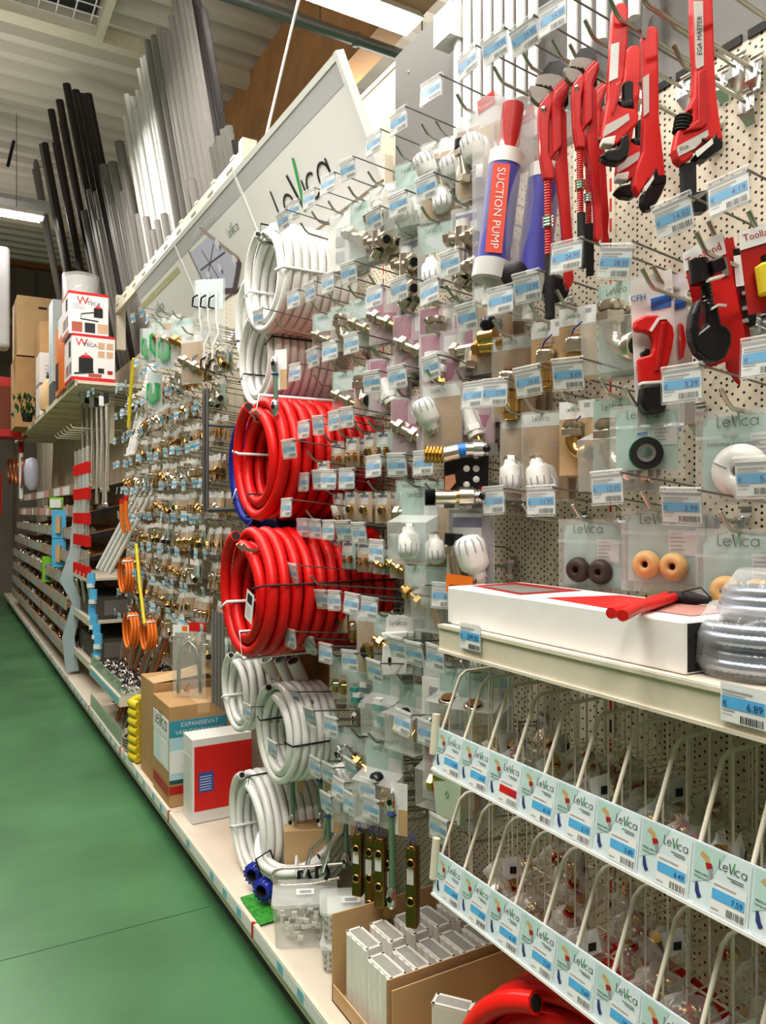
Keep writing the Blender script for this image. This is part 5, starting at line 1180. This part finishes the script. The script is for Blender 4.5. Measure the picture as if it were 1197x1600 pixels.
# red white box
def rw(m,w,d,h):
    m.bb((-w/2+.01,-d/2-.001,.055),(w/2+.0,-d/2,h-.035),REDV)
def rw2(m,w,d,h): m.bb((-w/2+.03,-d/2-.002,.14),(-w/2+.10,-d/2-.001,.23),mat('label_navy',(.04,.10,.40),.5)); [m.bb((-w/2+.035,-d/2-.0025,.150+q*.012),(-w/2+.09,-d/2-.002,.153+q*.012),PAPER) for q in range(6)]
obox('red_white_box','red and white carton with a dark blue label, standing on the base','box',(.985,3.47,.174),(1.27,3.62,.56),mat('box_white',(.78,.77,.76),.5),[('red_panel',rw),('blue_label',rw2),('top_lines',lambda m,w,d,h:m.bb((-w/2-.001,-d/2+.02,.05),(-w/2,d/2-.02,.30),mat('film_grey',(.7,.7,.7),.3)))])
def exp_front(m,w,d,h):
    m.bb((-w/2-.001,-d/2+.015,.17),(-w/2,d/2-.015,h-.07),MINTL); m.bb((-w/2-.002,-d/2+.015,h-.16),(-w/2-.001,d/2-.015,h-.07),PAPER)
    M=m.M.copy(); m.M=M@Matrix.Translation((-w/2-.003,0,h-.13))@Matrix.Rotation(-PI/2,4,'Z'); logo(m,0,0,.075,0); m.M=M
    m.bb((-w/2-.002,-d/2+.015,.05),(-w/2-.001,d/2-.015,.10),REDD); m.bb((-w/2-.002,-d/2+.05,.18),(-w/2-.001,0,.30),PAPER)
TEAL=mat('teal_print',(.06,.33,.45),.5)
def exp_side(m,w,d,h):
    y=-d/2; m.bb((-w/2+.0,y-.001,.13),(w/2-.05,y,h-.07),mat('sky_print',(.50,.72,.80),.5)); m.bb((-w/2+.0,y-.002,h-.15),(w/2-.05,y-.001,h-.07),TEAL); m.bb((-w/2+.0,y-.002,.16),(w/2-.05,y-.001,.27),PAPER)
    m.text('EXPANSIEVAT',-.02,h-.102,.030,y-.003,PAPER); m.text("VASE D'EXPANSION",-.02,h-.137,.027,y-.003,PAPER)
    m.bb((-w/2+0,y-.001,.06),(w/2,y,.10),REDD); m.bb((-w/2+0,y-.001,.11),(w/2-.05,y,.13),mat('print_green_dark',(.03,.12,.10),.5))
    for q in range(3): m.lathe([(.012,0),(.016,.004),(.016,.022),(.010,.027)],(-.06,y-.003,.165+q*.035),(0,0,1),REDV if q!=1 else GREYP,8)
    m.bb((-.09,y-.0025,.29),(-.05,y-.001,.33),REDD); m.lathe([(.02,0),(.028,.01),(.028,.05),(.018,.06)],(.05,y+.01,.28),(0,0,1),REDV,12)
obox('expansion_vessel_carton','brown carton with teal printed label, nearest of the two vessel cartons','carton',(.945,3.72,.174),(1.28,4.05,.66),KRAFT,[('aisle_print',exp_front),('side_print',exp_side),('top_tape',lambda m,w,d,h:m.bb((-.03,-d/2-.0005,h-.05),(.03,d/2,h+.0008),KRAFTL))])
obox('expansion_vessel_carton','brown vessel carton standing behind the printed one','carton',(.955,4.08,.174),(1.28,4.38,.70),KRAFT,[('top_flap',lambda m,w,d,h:m.quad([(-w/2,-d/2,h+.002),(w/2,-d/2,h+.03),(w/2,0,h+.06),(-w/2,0,h+.002)],KRAFTL))])
# hose pack on the cartons
p=Vector((1.08,3.86,.662)); t=thing('hose_pack','clear hanging pack with bent grey hose and red header, standing on the carton','pack',p,WALLR+.75)
m=MB(); m.M=Matrix.Translation((0,0,.34)); pouch(m,.19,.34,.05); m.build('clear_bag',t)
m=MB(); m.tube([(-.06,0,.02),(-.06,0,.18),(-.04,0,.25),(0,0,.28),(.04,0,.25),(.06,0,.16),(.065,0,.03)],.010,STEEL,8); m.tube([(-.02,.005,.03),(.0,.005,.06)],.014,BRASS,8); m.build('bent_hose',t)
m=MB(); m.bb((-.095,-.001,.325),(.0,.001,.365),PAPER); m.bb((0,-.001,.335),(.095,.001,.38),REDV); m.bb((-.04,-.002,.335),(-.01,-.001,.36),ORANGE); m.build('header_card',t)
# yellow hose bundle & steel coil in the tray
t=thing('yellow_hose','yellow flexible hose bundle squeezed beside the rear carton','hose',(.96,4.52,.174))
m=MB(); 
for q in range(7): m.tube([(0,-.06,.03+q*.05),(-.02,-.02,.035+q*.05),(-.02,.03,.03+q*.05),(.02,.08,.035+q*.05),(.1,.08,.03+q*.05)],.026,YELLOW,8)
m.build('hose_turns',t)
coil('metal_hose_coil','small coil of dark steel hose on the base left of the yellow bundle',(1.0,4.72,.24),.07,.008,4,GREYP,False,1,rot=(PI/2,0,0),ties=())
# trays of bay 4 
t=thing('steel_shelf','low cream shelf with clear riser holding a heap of pipe clips','shelf',(XB,4.82,.42))
m=MB(); m.bb((.0,0,.03),(XW-XB,1.10,.055),DECK); m.build('shelf_deck',t)
m=MB(); m.bb((-.006,0,0),(.008,1.10,.06),CREAM); m.bb((0,-.004,0),(XW-XB,0,.06),CREAM); m.bb((-.007,.02,.01),(-.006,1.08,.05),MC['label_teal']); m.build('price_rail',t)
m=MB(); m.bb((.004,0,.055),(.008,1.10,.15),GLASS); m.bb((.008,.0,.055),(XW-XB,.004,.11),GLASS); m.build('clear_riser',t)
m=MB(); rg=random.Random(3)
for q in range(520):
    x=rg.uniform(.97,1.40); y=rg.uniform(4.85,5.86); z=.48+rg.uniform(0,.07)*(1-abs(x-1.18)/.3)
    a=rg.uniform(0,PI); m.tube([(x-.012*math.cos(a),y-.012*math.sin(a),z),(x,y,z+.014),(x+.012*math.cos(a),y+.012*math.sin(a),z)],.006,BLACK if q%3 else CHROME,5)
tag(m.build('pipe_clips'),'heap of small black and chrome pipe clips in the clear-fronted tray','clips',kind='stuff')
m=MB(); m.bb((XB+.002,4.82,.18),(XB+.006,5.92,.28),GLASS); tag(m.build('clear_riser'),'low clear plastic riser along the base shelf below the clip tray','riser')
t=thing('steel_tray','low cream tray panel on the base below the clip tray','tray',(XB+.02,4.80,.174)); m=MB(); m.bb((0,-.01,0),(.43,0,.12),CREAM); m.build('end_panel',t)
# leaning copper and grey pipes
for i in range(14):
    px=222-i*5.2+R.uniform(-3,3); c=[COPPER,GREYP,COPPER,STEEL][i%4]
    y=4.95+i*.075
    m=MB(); m.tube([(1.02+.02*(i%3),y,.19),(1.36,y-.28,1.35+.05*(i%3))] if i<8 else [(1.10,y,.19),(1.30,y-.05,1.6)],.013,c,8)
    tag(m.build('leaning_tube'),f'{ORD[i]} {"copper" if c is COPPER else "grey"} tube from the right leaning in the rack behind the clip tray','tube','tubes leaning behind the clip tray')
for i in range(4):
    y=5.45+i*.16; m=MB(); m.tube([(1.00,y+.1,1.18+.0*i),(1.30,y-.35,1.95)],.015,WPIPE,8); tag(m.build('slanted_tube'),f'{ORD[3-i]} short white tube from the left, slanting in the hook display','tube','white slanted tubes in the hook display')
for i in range(4):
    y=5.5+i*.06; m=MB(); m.tube([(1.15,y,2.0),(1.32,y,2.72)],.018,WPIPE,8); tag(m.build('upright_tube'),f'{ORD[3-i]} grey-white tube from the left, upright by the far rack post','tube','tubes by the far rack post')
# orange gas hoses
for i,(px,py) in enumerate(((197,900),(205,985),(232,992))):
    p=PX(px,py,1.08); t,_=coil('gas_hose',['upper','lower left','lower right'][i]+' loop of orange gas hose in the far hook display',(p.x,p.y,p.z),.11 if i<2 else .085,.010,3,ORANGE,False,1,ties=((60,PAPER),)); t['category']='hose'
for i,(px,py) in enumerate(((190,805),(197,800))):
    p=PX(px,py-18,1.05); m=MB(); m.tube([p,p+Vector((0,.01,-.1)),p+Vector((.02,.0,-.2))],.014,ORANGE,8); m.tube([p,p+Vector((.0,0,.03))],.016,REDV,8); tag(m.build('orange_hose'),('left' if i==0 else 'right')+' orange hose piece hanging left of the brass fittings','hose')
for i,(a,b) in enumerate((((209,560),(201,668)),((213,850),(226,975)))):
    A_=PX(*a,1.03); B_=PX(*b,1.03); m=MB(); m.tube([A_,(A_+B_)/2+Vector((0,.02,0)),B_],.011,YELLOW,6); tag(m.build('yellow_rod'),('upper' if i==0 else 'lower')+' yellow gas rod hanging in the far hook display','rod')
# green handled shears cards, door-handle style wall brackets
for i,(px,py,sc_) in enumerate(((232,545,1),(246,538,1.15),(258,550,.9),(240,615,1))):
    p=PX(px,py,1.02); t=thing('green_lever_pack',['left','middle','right','lower'][i]+' pack with a large bright green lever handle, below the plan header','pack',p,WALLR+.8)
    m=MB(); m.prism([(-.035*sc_,.05),(-.02*sc_,.06),(-.015*sc_,.0),(.012*sc_,-.0),(.016*sc_,.06),(.036*sc_,.055),(.036*sc_,-.03),(0,-.06*sc_),(-.036*sc_,-.03)],-.014,.012,GREEN); m.build('lever',t)
    m=MB(); m.bb((-.045,.014,-.08),(.045,.015,.12),MINTL); m.build('backing_card',t); m=MB(); m.M=Matrix.Translation((0,0,.12)); pouch(m,.11,.21,.05); m.build('clear_bag',t)
    hook(p.y,p.z+.125-A*(XW-p.x),XW-p.x+.03,['left','middle','right','lower'][i]+' hook carrying a green lever pack',None,small=True)
for i in range(3):
    p=PX(312+i*13,452,1.08); t=thing('curtain_bracket',['left','middle','right'][i]+' white zigzag rail bracket with black clips, left of the white coils','bracket',p,WALLR+.7)
    m=MB(); m.tube([(0,0,0),(0,0,-.14),(.012,0,-.20),(-.02,0,-.26),(-.02,0,-.38)],.005,WHITE,6); m.build('rail',t)
    for z in (-.06,-.35):
        m=MB(); m.tube([(-.005,-.01,z+.03),(-.03,-.01,z+.02),(-.035,-.01,z-.02),(-.005,-.01,z-.03)],.005,BLACK,6); m.build('black_clip',t)
    m=MB(); m.M=Matrix.Translation((0,.01,.05)); m.bb((-.03,0,-.14),(.03,.001,0),MINTL); pouch(m,.08,.3,.03); m.build('card_bag',t)
for i,(px,py) in enumerate(((268,515),(285,520),(300,545),(258,520))):
    packat(px,py-22,1.05,'mint' if i%2 else 'brown','straightb' if i%2 else 'straight',['first','second','third','fourth'][i]+' large fitting pack below the plan header',1.35,.6)
# ================================================================ left bay: hoses, tubes, clip strips
for i in range(18):
    px=128+ (i*2.5); p=PX(px,632+R.uniform(-6,6),1.12+.1*(i%3)); l=.82+R.uniform(-.1,.1)
    t=thing('braided_hose',f'{ORD[i]} braided steel hose from the left, hanging under the high shelf','hose',p,0,'braided hoses under the high shelf')
    m=MB(); m.tube([(0,0,0),(.005,R.uniform(-.02,.02),-l*.4),(R.uniform(-.01,.01),R.uniform(-.03,.03),-l*.8),(0,0,-l)],.011,mat('braid_dark',(.55,.52,.48),.4,.5,noise=.3,nscale=150),7); m.build('hose',t)
    m=MB(); m.hexn((0,0,-.03),(0,0,1),.016,.03,CHROME); m.build('end_nut',t); m=MB(); m.hexn((0,0,-l),(0,0,1),.015,.03,CHROME); m.build('end_nut',t)
    m=MB(); m.bb((-.02,-.02,-.02),(.02,-.018,.06),BLACKM if i%2 else PAPER); m.build('top_tag',t)
    hook(p.y,p.z+.03-A*(XW-p.x),XW-p.x+.04,f'{ORD[i]} hook from the left holding a braided hose',None,'hooks of the braided hoses',small=True)
for r in range(5):
    z=PX(128,(733,772,810,844,890)[r],1.0).z
    for c in range(4):
        p=PX(119+c*6,733,1.0); t=thing('red_tube_pack',f'small clear tube with red cap, {ORD[c]} from the left, {["top","second","third","fourth","bottom"][r]} strip row','pack',(1.0,p.y,z),WALLR+.5,'red capped tubes beside the braided hoses')
        m=MB(); m.bb((-.022,-.015,-.045),(.022,.015,.045),REDV); m.build('red_cap',t); m=MB(); m.tube([(0,0,.045),(0,0,.17)],.014,CLEART,6); m.build('clear_tube',t)
for i in range(7):
    p=PX(143+2.2*(i%2)-(0 if i<4 else -6)+i*.5,(910,935,960,975,990,1005,1022)[i],.97); t=thing('blue_clip_pack',f'{ORD[i]} blue and white clip pack from the top of the hanging strip','pack',p,WALLR+.7,'blue packs on the hanging strip')
    m=MB(); m.bb((-.03,-.008,-.01),(.03,.008,.07),BLUEL); m.build('blue_card',t); m=MB(); m.bb((-.032,-.014,-.04),(.02,.012,-.01),WHITE); m.build('white_clip',t)
for i in range(4):
    p=PX(112+i*8,905,1.0); q=PX(98+i*10,1022,1.05); m=MB(); m.tube([p,(p+q)/2+Vector((.08,.0,.0)),q],.014,mat('hose_pale',(.62,.58,.48),.4),8); tag(m.build('bent_hose'),f'{ORD[i]} pale bent hose from the left, low in the braided hose bay','hose')
for i,z in enumerate((1.06,.72,.38)):
    t=thing('steel_shelf',['upper','middle','lower'][i]+' small cream shelf behind the bent pale hoses','shelf',(1.0,6.35,z)); m=MB(); m.bb((0,0,0),(.45,1.1,.02),DECK); m.build('shelf_deck',t); m=MB(); m.bb((-.008,0,-.02),(.004,1.1,.04),CREAM); m.build('price_rail',t)
    if i>0: obox('dark_carton','dark carton on the '+['upper','middle','lower'][i]+' small shelf','carton',(1.05,6.45,z+.021),(1.40,7.3,z+.2),mat('dark_carton',(.10,.09,.08),.7),[('side_print',lambda m,w,d,h:m.bb((-w*.3,-d/2-.001,.03),(w*.3,-d/2,h-.03),GREYP))])
# high shelf with boxes
t=thing('high_shelf','long cream high shelf with ribbed underside at left','shelf',(.93,6.6,2.62))
m=MB(); m.bb((0,0,.02),(.52,6.0,.045),DECK); m.build('shelf_deck',t)
m=MB(); m.bb((-.006,0,0),(.006,6.0,.05),CREAM); m.build('price_rail',t)
for q in range(12):
    m=MB(); m.bb((.01,.1+q*.5,.0),(.50,.12+q*.5,.02),CREAM); m.build('under_rib',t)
RT=mat('photo_print',(.45,.12,.08),.6)
def vac_side(big):
    def f(m,w,d,h):
        y=-d/2; m.bb((-w/2,y-.001,h-.022),(w/2,y,h),REDV); 
        if big: m.bb((-w/2,y-.001,0),(w/2,y,.03),REDV)
        m.text('W',-w*.28 if big else -w*.15,h-.10,.09,y-.002,REDV); m.text('arm',-w*.12 if big else .0,h-.065,.03,y-.002,GREY_INK); m.text('TECA',-w*.08 if big else .04,h-.10,.042,y-.002,NAVY)
        cx,cz,rr=((-w*.18,.13,.055) if big else (w*.24,.19,.035))
        m.bb((cx-rr,y-.003,cz-rr*1.1),(cx+rr,y-.001,cz+rr),BLACKM); m.prism([(cx-rr,cz+rr),(cx+rr,cz+rr),(cx+rr*.5,cz+rr*1.4),(cx-rr*.5,cz+rr*1.4)],y-.004,y-.001,REDV)
        m.tube([(cx-rr*.3,y-.002,cz+rr*1.4),(cx,y-.002,cz+rr*1.8),(cx+rr*.3,y-.002,cz+rr*1.4)],.003,REDV,4)
        if big:
            m.tube([(-w*.45,y-.002,.055),(w*.0,y-.002,.075)],.006,BLACKM,4); m.bb((-w*.12,y-.002,.015+.02),(w*.18,y-.001,.062),RT)
            for a in range(4): m.bb((w*.1+(a%2)*w*.2,y-.002,h-.11-(a//2)*.07),(w*.25+(a%2)*w*.2,y-.001,h-.06-(a//2)*.07),mat('photo_tan',(.65,.42,.28),.6))
            m.bb((w*.1,y-.002,.07),(w*.24,y-.001,.11),INK); m.bb((w*.32,y-.002,.065),(w*.44,y-.001,.095),REDD)
        else:
            for a,c in enumerate((RT,INK,mat('photo_tan',(.65,.42,.28),.6))): m.bb((-w*.42+a*w*.32,y-.002,.02),(-w*.16+a*w*.32,y-.001,.10),c)
            m.tube([(cx-rr,y-.002,cz),(cx-.13,y-.002,cz-.02),(cx-.14,y-.002,cz-.06),(cx,y-.002,cz-.07)],.004,BLACKM,4)
            for a in range(4): m.bb((-w*.42,y-.002,h-.10-a*.013),(-w*.1,y-.001,h-.098-a*.013),GREY_INK)
    return f
def vac_front(m,w,d,h):
    x=-w/2; m.bb((x-.001,-d/2,h-.022),(x,d/2,h),REDV); m.bb((x-.001,-d/2,0),(x,d/2,.03),REDV)
    for a in range(4): m.bb((x-.001,-d*.4+a*d*.2,.06),(x,-d*.28+a*d*.2,.15),RT if a%2 else INK)
    m.bb((x-.001,-d*.35,.2),(x,-d*.1,h-.05),BLACKM)
VW=mat('vac_white',(.84,.82,.84),.5)
z0=2.667
obox('vacuum_carton','lower white and red carton picturing a black ash vacuum drum','box',(.90,6.62,z0),(1.235,7.05,z0+.38),VW,[('side_print',vac_side(True)),('aisle_print',vac_front)])
obox('vacuum_carton','upper white and red carton picturing a small drum with hose','box',(.88,6.66,z0+.382),(1.19,7.05,z0+.73),VW,[('side_print',vac_side(False)),('aisle_print',vac_front)])
obox('orange_carton','orange and white carton left of the vacuum cartons','box',(.90,7.10,z0),(1.2,7.45,z0+.50),ORANGE,[('white_top',lambda m,w,d,h:m.bb((-w/2-.001,-d/2-.001,h-.02),(w/2+.001,d/2,h+.15),PAPER))])
obox('orange_carton','narrow orange carton stack behind the first orange one','box',(.91,7.48,z0),(1.2,7.75,z0+.62),mat('orange_dull',(.75,.25,.05),.6),[('side_print',lambda m,w,d,h:m.bb((-w/2-.001,-d/2+.02,.05),(-w/2,d/2-.02,.3),INK))])
t=thing('plastic_roll','tall clear plastic wrapped roll above the orange carton','roll',(1.06,7.25,z0+.652)); m=MB(); m.lathe([(.15,0),(.15,.34),(.11,.36),(0,.36)],(0,0,0),(0,0,1),mat('roll_white',(.62,.62,.62),.3),20); m.build('roll',t); m=MB(); m.lathe([(.158,.0),(.155,.2),(.157,.37),(.1,.39)],(0,0,0),(0,0,1),CLEARW,20); m.build('wrap',t)
obox('pale_case','tall pale blue-grey case left of the orange cartons','case',(.92,8.05,z0+.20),(1.16,8.35,z0+1.0),mat('case_pale',(.60,.68,.72),.4),[('edge_line',lambda m,w,d,h:m.bb((-w/2-.001,-.01,.02),(-w/2,.01,h-.02),GREYP))])
obox('dark_case','dark grey case under the pale case','case',(.92,8.05,z0),(1.16,8.35,z0+.195),mat('case_dark',(.10,.12,.14),.5),[('edge_line',lambda m,w,d,h:m.bb((-w/2-.001,-.1,.02),(-w/2,-.08,h-.02),GREYP))])
t=thing('wooden_bottle','small tan cone shaped item with black tip on the high shelf','bottle',(.97,8.75,z0)); m=MB(); m.lathe([(.09,0),(.10,.08),(.08,.26),(.03,.33)],(0,0,0),(0,0,1),KRAFTL,14); m.build('body',t); m=MB(); m.lathe([(.03,.33),(.03,.40),(0,.42)],(0,0,0),(0,0,1),BLACK,10); m.build('tip',t)
for i in range(2):
    obox('labelled_carton',('lower' if i==0 else 'upper')+' small white labelled carton on the high shelf','box',(.92,9.2,z0+i*.36),(1.25,9.6,z0+i*.36+.33),mat('carton_pinkwhite',(.72,.66,.64),.6),[('side_print',lambda m,w,d,h:[m.bb((-w*.35,-d/2-.001,.06+q*.04),(w*.3,-d/2,.075+q*.04),GREY_INK) for q in range(4)])])
obox('brown_carton','tall brown carton behind the small labelled cartons','carton',(.97,9.7,z0),(1.45,10.3,z0+1.15),KRAFT,[('tape',lambda m,w,d,h:m.bb((-w/2-.001,-d/2-.001,h*.32),(w/2,d/2,h*.33),BLACKM))])
obox('brown_carton','upper brown carton at the far left','carton',(.80,10.6,z0+.9),(1.45,11.3,z0+1.65),KRAFTL,[('hand_hole',lambda m,w,d,h:m.bb((-.08,-d/2-.001,h-.15),(.02,-d/2,h-.12),BLACKM))])
obox('brown_carton','lower brown carton at the far left','carton',(.78,10.6,z0),(1.45,11.3,z0+.88),KRAFT,[('hand_hole',lambda m,w,d,h:m.bb((-.08,-d/2-.001,h-.15),(.02,-d/2,h-.12),BLACKM))])
obox('red_carton','red carton at the far left end of the high shelf','carton',(.66,11.5,z0-.05),(1.0,12.0,z0+.75),REDV,[('brown_side',lambda m,w,d,h:m.bb((-w/2,-d/2-.001,.1),(w/2,-d/2,h-.12),mat('carton_brown_red',(.25,.07,.04),.6))) ])
t=thing('potted_plant','small dark green leafy plant among the boxes at left','plant',(.86,9.95,z0)); m=MB(); rg=random.Random(5)
for q in range(60):
    a=rg.uniform(0,2*PI); r_=rg.uniform(.03,.16); z=rg.uniform(.08,.32); c=Vector((r_*math.cos(a)-.02,r_*math.sin(a),z)); m.quad([c,c+Vector((rg.uniform(-.05,.05),.02,.04)),c+Vector((rg.uniform(-.05,.05),.05,0)),c+Vector((0,.02,-.05))],mat('leaf',(.03,.12,.04),.5))
m.build('leaves',t); m=MB(); m.lathe([(.05,0),(.07,.1)],(0,0,0),(0,0,1),BLACKM,10); m.build('pot',t)
# suspended white unit at the left edge
p=PY(8,480,11); t=thing('hanging_unit','white suspended unit cut by the left picture edge','fixture',(p.x-.25,11,p.z)); m=MB(); m.bb((-.3,-.15,-.55),(.3,.15,.75),mat('unit_white',(.62,.62,.66),.5)); o=m.build('housing',t); md=o.modifiers.new('bevel','BEVEL'); md.width=.05; md.segments=3; m=MB(); m.tube([(0,0,.75),(0,0,6.4-p.z)],.01,DSTEEL,5); m.build('suspension_wire',t)
# hanging bags & rods under the high shelf
t=thing('wire_rack','white wire arms under the high shelf at left','rack',(1.0,7.3,2.35))
for q in range(6):
    m=MB(); m.tube([(-.02,q*.22,.03),(0,q*.22,0),(.42,q*.22,0),(.44,q*.22,-.06)],.007,WIRE,5); m.build('arm',t)
m=MB(); m.tube([(.44,-.3,-.06),(.44,1.6,-.06)],.009,WIRE,5); m.build('cross_bar',t)
for i,(px,py,X,h,mt,l) in enumerate(((50,715,1.0,.42,mat('bottle_lilac',(.62,.62,.78),.3),'pale lilac bulging bag hanging from the wire arms'),(33,695,1.0,.5,REDD,'thin clear strip with red header hanging from the wire arms'))):
    p=PX(px,py,X); t=thing('hanging_bag',l,'bag',(p.x,p.y,p.z),WALLR+.6)
    m=MB(); 
    if i==0: m.lathe([(.02,0),(.08,-.03),(.10,-.15),(.09,-.35),(.04,-h)],(0,0,0),(0,0,1),mt,14)
    else: m.bb((-.05,-.005,-.12),(.05,.005,.08),mt); m.bb((-.04,-.003,-.8),(.04,.003,-.12),PAPER)
    m.build('bag_body',t)
for i in range(4):
    p=PX(15+i*6,725,1.0); t,_=coil('copper_coil',f'{ORD[i]} thin copper coil from the left under the high shelf',(p.x,p.y,p.z-.12),.22,.008,2,COPPER,False,1,ties=(),group='copper coils under the high shelf'); t.scale=(1,1,1)
# slanted bins (far left)
NB=8
for r in range(NB):
    z=1.78-r*.205; xf=1.06-r*.028 if r<5 else .95-(r-4)*.004
    for s in range(3):
        ya=7.25+s*2.0; yb=ya+1.96
        t=thing('slanted_bin',f'slanted cardboard-lipped bin tray, {ORD[r]} from the top, {["nearest","middle","farthest"][s]} section','bin',(xf,ya,z),0,'slanted bin trays, '+['nearest','middle','farthest'][s]+' section')
        m=MB(); m.quad([(0,0,0),(0,yb-ya,0),(XW-xf,yb-ya,.10),(XW-xf,0,.10)],KRAFTL); m.quad([(0,0,0),(XW-xf,0,.10),(XW-xf,0,.03),(0,0,-.02)],BLACKM); m.build('tray',t)
        m=MB(); m.bb((-.012,0,-.02),(0,yb-ya,.085),mat('lip_kraft',(.40,.29,.19),.6)); m.build('front_lip',t)
        q=0.02
        while q<yb-ya-.2:
            w_=R.choice((.18,.25,.3)); m=MB(); m.bb((-.0145,q,-.012),(-.012,min(q+w_,yb-ya),.07),R.choice([mat('tag_lilac',(.44,.38,.42),.6),mat('tag_grey',(.46,.44,.45),.6),mat('tag_tan',(.50,.38,.27),.6),mat('tag_mint',(.38,.47,.42),.6)] if r>1 else [PAPER,MC['lip_kraft'],mat('tag_pink',(.75,.4,.4),.6)])); m.build('label_card',t); q+=w_+.02
        m=MB()
        for k in range(26): 
            m.lathe([(0,0),(.03,.015),(.035,.04),(0,.07)],(R.uniform(.03,.2),R.uniform(.05,yb-ya-.05),.03),(R.uniform(-.3,.3),R.uniform(-.3,.3),1),[CLEARW,BRASS,GREYP,CHROME,PAPER][k%5],7)
        o=m.build('loose_fittings',t); o['kind']='stuff'
m=MB(); out=[(1.04,.2),(.93,.2),(.90,.5),(.98,.8),(.88,1.0),(.96,1.25),(1.0,1.7),(1.05,1.95),(1.12,1.95),(1.08,1.5),(1.04,1.2),(.99,1.0),(1.07,.8),(1.0,.5)]
m.M=Matrix.Translation((0,7.2,0)); m.prism(out,0,.02,mat('end_panel_blue',(.42,.52,.56),.5)); tag(m.build('bin_end_panel'),'wavy pale blue end panel of the slanted bins','panel')
for i,(px,py,c,l) in enumerate(((92,820,BLUEL,'upper light blue carded pack clipped to the bin end'),(92,865,BLUEL,'lower light blue carded pack clipped to the bin end'),(76,890,mat('lime',(.25,.60,.05),.5),'lime green carded pack with two round blue pads'),(88,787,mat('lime',(.25,.60,.05),.5),'lime edged clear pack above the blue carded packs'))):
    p=PX(px,py,.96); t=thing('carded_pack',l,'pack',p,WALLR+1.0); m=MB(); m.bb((-.07,.0,-.13 if i<3 else -.06),(.07,.003,.14 if i<3 else .06),c); m.build('card',t)
    m=MB()
    if i<2: m.bb((-.02,-.03,-.08),(.025,-.002,.08),KRAFTL)
    elif i==2:
        for z in (.03,-.07): m.lathe([(.035,0),(.035,.01),(0,.011)],(0,-.0005,z),(0,-1,0),mat('pad_blue',(.15,.2,.4),.6),14)
    else: m.bb((-.05,-.03,-.04),(.06,-.002,.04),PAPER)
    m.build('contents',t)
# red sign bits far left
m=MB(); p=PX(3,760,.9); m.bb((p.x-.02,p.y,p.z-.5),(p.x,p.y+.5,p.z+.25),REDV); tag(m.build('red_sign'),'narrow red sign at the far left edge','sign')
# floor joint line
m=MB(); m.bb((-3,3.05,0.0002),(.94,3.054,.0008),mat('joint_dark',(.02,.09,.05),.6)); o=m.build('trim_3'); struct(o)

# white tube ends in brown packs below the lower red coil
for i,(px,py) in enumerate(((392,1040),(416,1030),(438,1030),(458,1032))):
    p=PX(px,py,1.12); t=thing('waste_trap_pack',f'{ORD[i]} brown pack with an open white tube end, below the lower red coil','pack',p,WALLR+.25)
    m=MB(); m.lathe([(.026,0),(.026,.10)],(0,0,0),(-.1,.6,-1),WHITE,16,caps=False); m.lathe([(.020,0),(.026,-.001)],(0,0,0),(-.1,.6,-1),WHITE,16,caps=False); m.lathe([(0,.004),(.0205,.002)],(0,0,0),(-.1,.6,-1),DWOOD,16,caps=False); m.build('tube_end',t)
    m=MB(); m.bb((-.036,.02,-.12),(-.030,.14,.05),KRAFT); m.bb((-.036,.14,-.12),(.036,.145,.05),KRAFT); m.build('brown_backing',t)
p=PX(708,1200,1.12); t=thing('hanging_box','small pale green box hanging below the end of the upper wire bin','box',p,WALLR+.35)
m=MB(); m.add([(-.045,-.03,0),(.045,-.03,0),(.045,.03,0),(-.045,.03,0),(-.035,-.022,-.13),(.035,-.022,-.13),(.035,.022,-.13),(-.035,.022,-.13)],[(3,2,1,0),(4,5,6,7)[::-1],(0,1,5,4),(1,2,6,5),(2,3,7,6),(3,0,4,7)],mat('box_palegreen',(.62,.72,.58),.5)); m.build('box_body',t)
m=MB(); m.tube([(-.005,-.0275,-.06),(.0,-.0275,-.05),(.006,-.0275,-.06),(.0,-.0275,-.07)],.0008,GREEN,4,closed=True); m.build('printed_mark',t)
packat(700,1140,1.12,'mag','blackv','pink carded pack with a black-knob valve beside the upper bin end',1.3,.4)
packat(600,1160,1.14,'green','blackv','large clear box with a black-knob brass valve left of the bins',1.35,.45)
packat(560,1175,1.18,'green','thermo','large clear box with a white valve head low in the middle hooks',1.3,.5)
# ================================================================ light
w=bpy.data.worlds.new('w'); bpy.context.scene.world=w; w.use_nodes=True
w.node_tree.nodes['Background'].inputs[0].default_value=(1,.96,.9,1); w.node_tree.nodes['Background'].inputs[1].default_value=.35
def area(loc,sx,sy,pw,rot=(0,0,0),c=(1,.95,.87)):
    l=bpy.data.lights.new('tube_and_fill_light','AREA'); l.shape='RECTANGLE'; l.size=sx; l.size_y=sy; l.energy=pw; l.color=c
    o=bpy.data.objects.new('tube_and_fill_light',l); col.objects.link(o); o.location=loc; o.rotation_euler=rot
for yy in (-1.2,.9,3.2,5.8,8.6,12): area((-.3,yy,4.5),2.4,.25,58); area((-.3,yy,4.72),2.4,.25,16,(PI,0,0))  # upward-facing areas are added fill to brighten the roof deck, not real tubes
area((-.2,1.9,4.6),2.2,.2,36)
for yy in (2,6,10): area((4.5,yy,4.6),2.4,.3,55); area((4.2,yy,4.8),2.4,.3,30,(PI,0,0))  # the turned-up areas here are added roof fill as well
sc=bpy.context.scene
sc.view_settings.view_transform='Standard'; sc.view_settings.look='Medium High Contrast'; sc.view_settings.exposure=.04; sc.view_settings.gamma=1
sc.cycles.transparent_max_bounces=24; sc.cycles.max_bounces=6
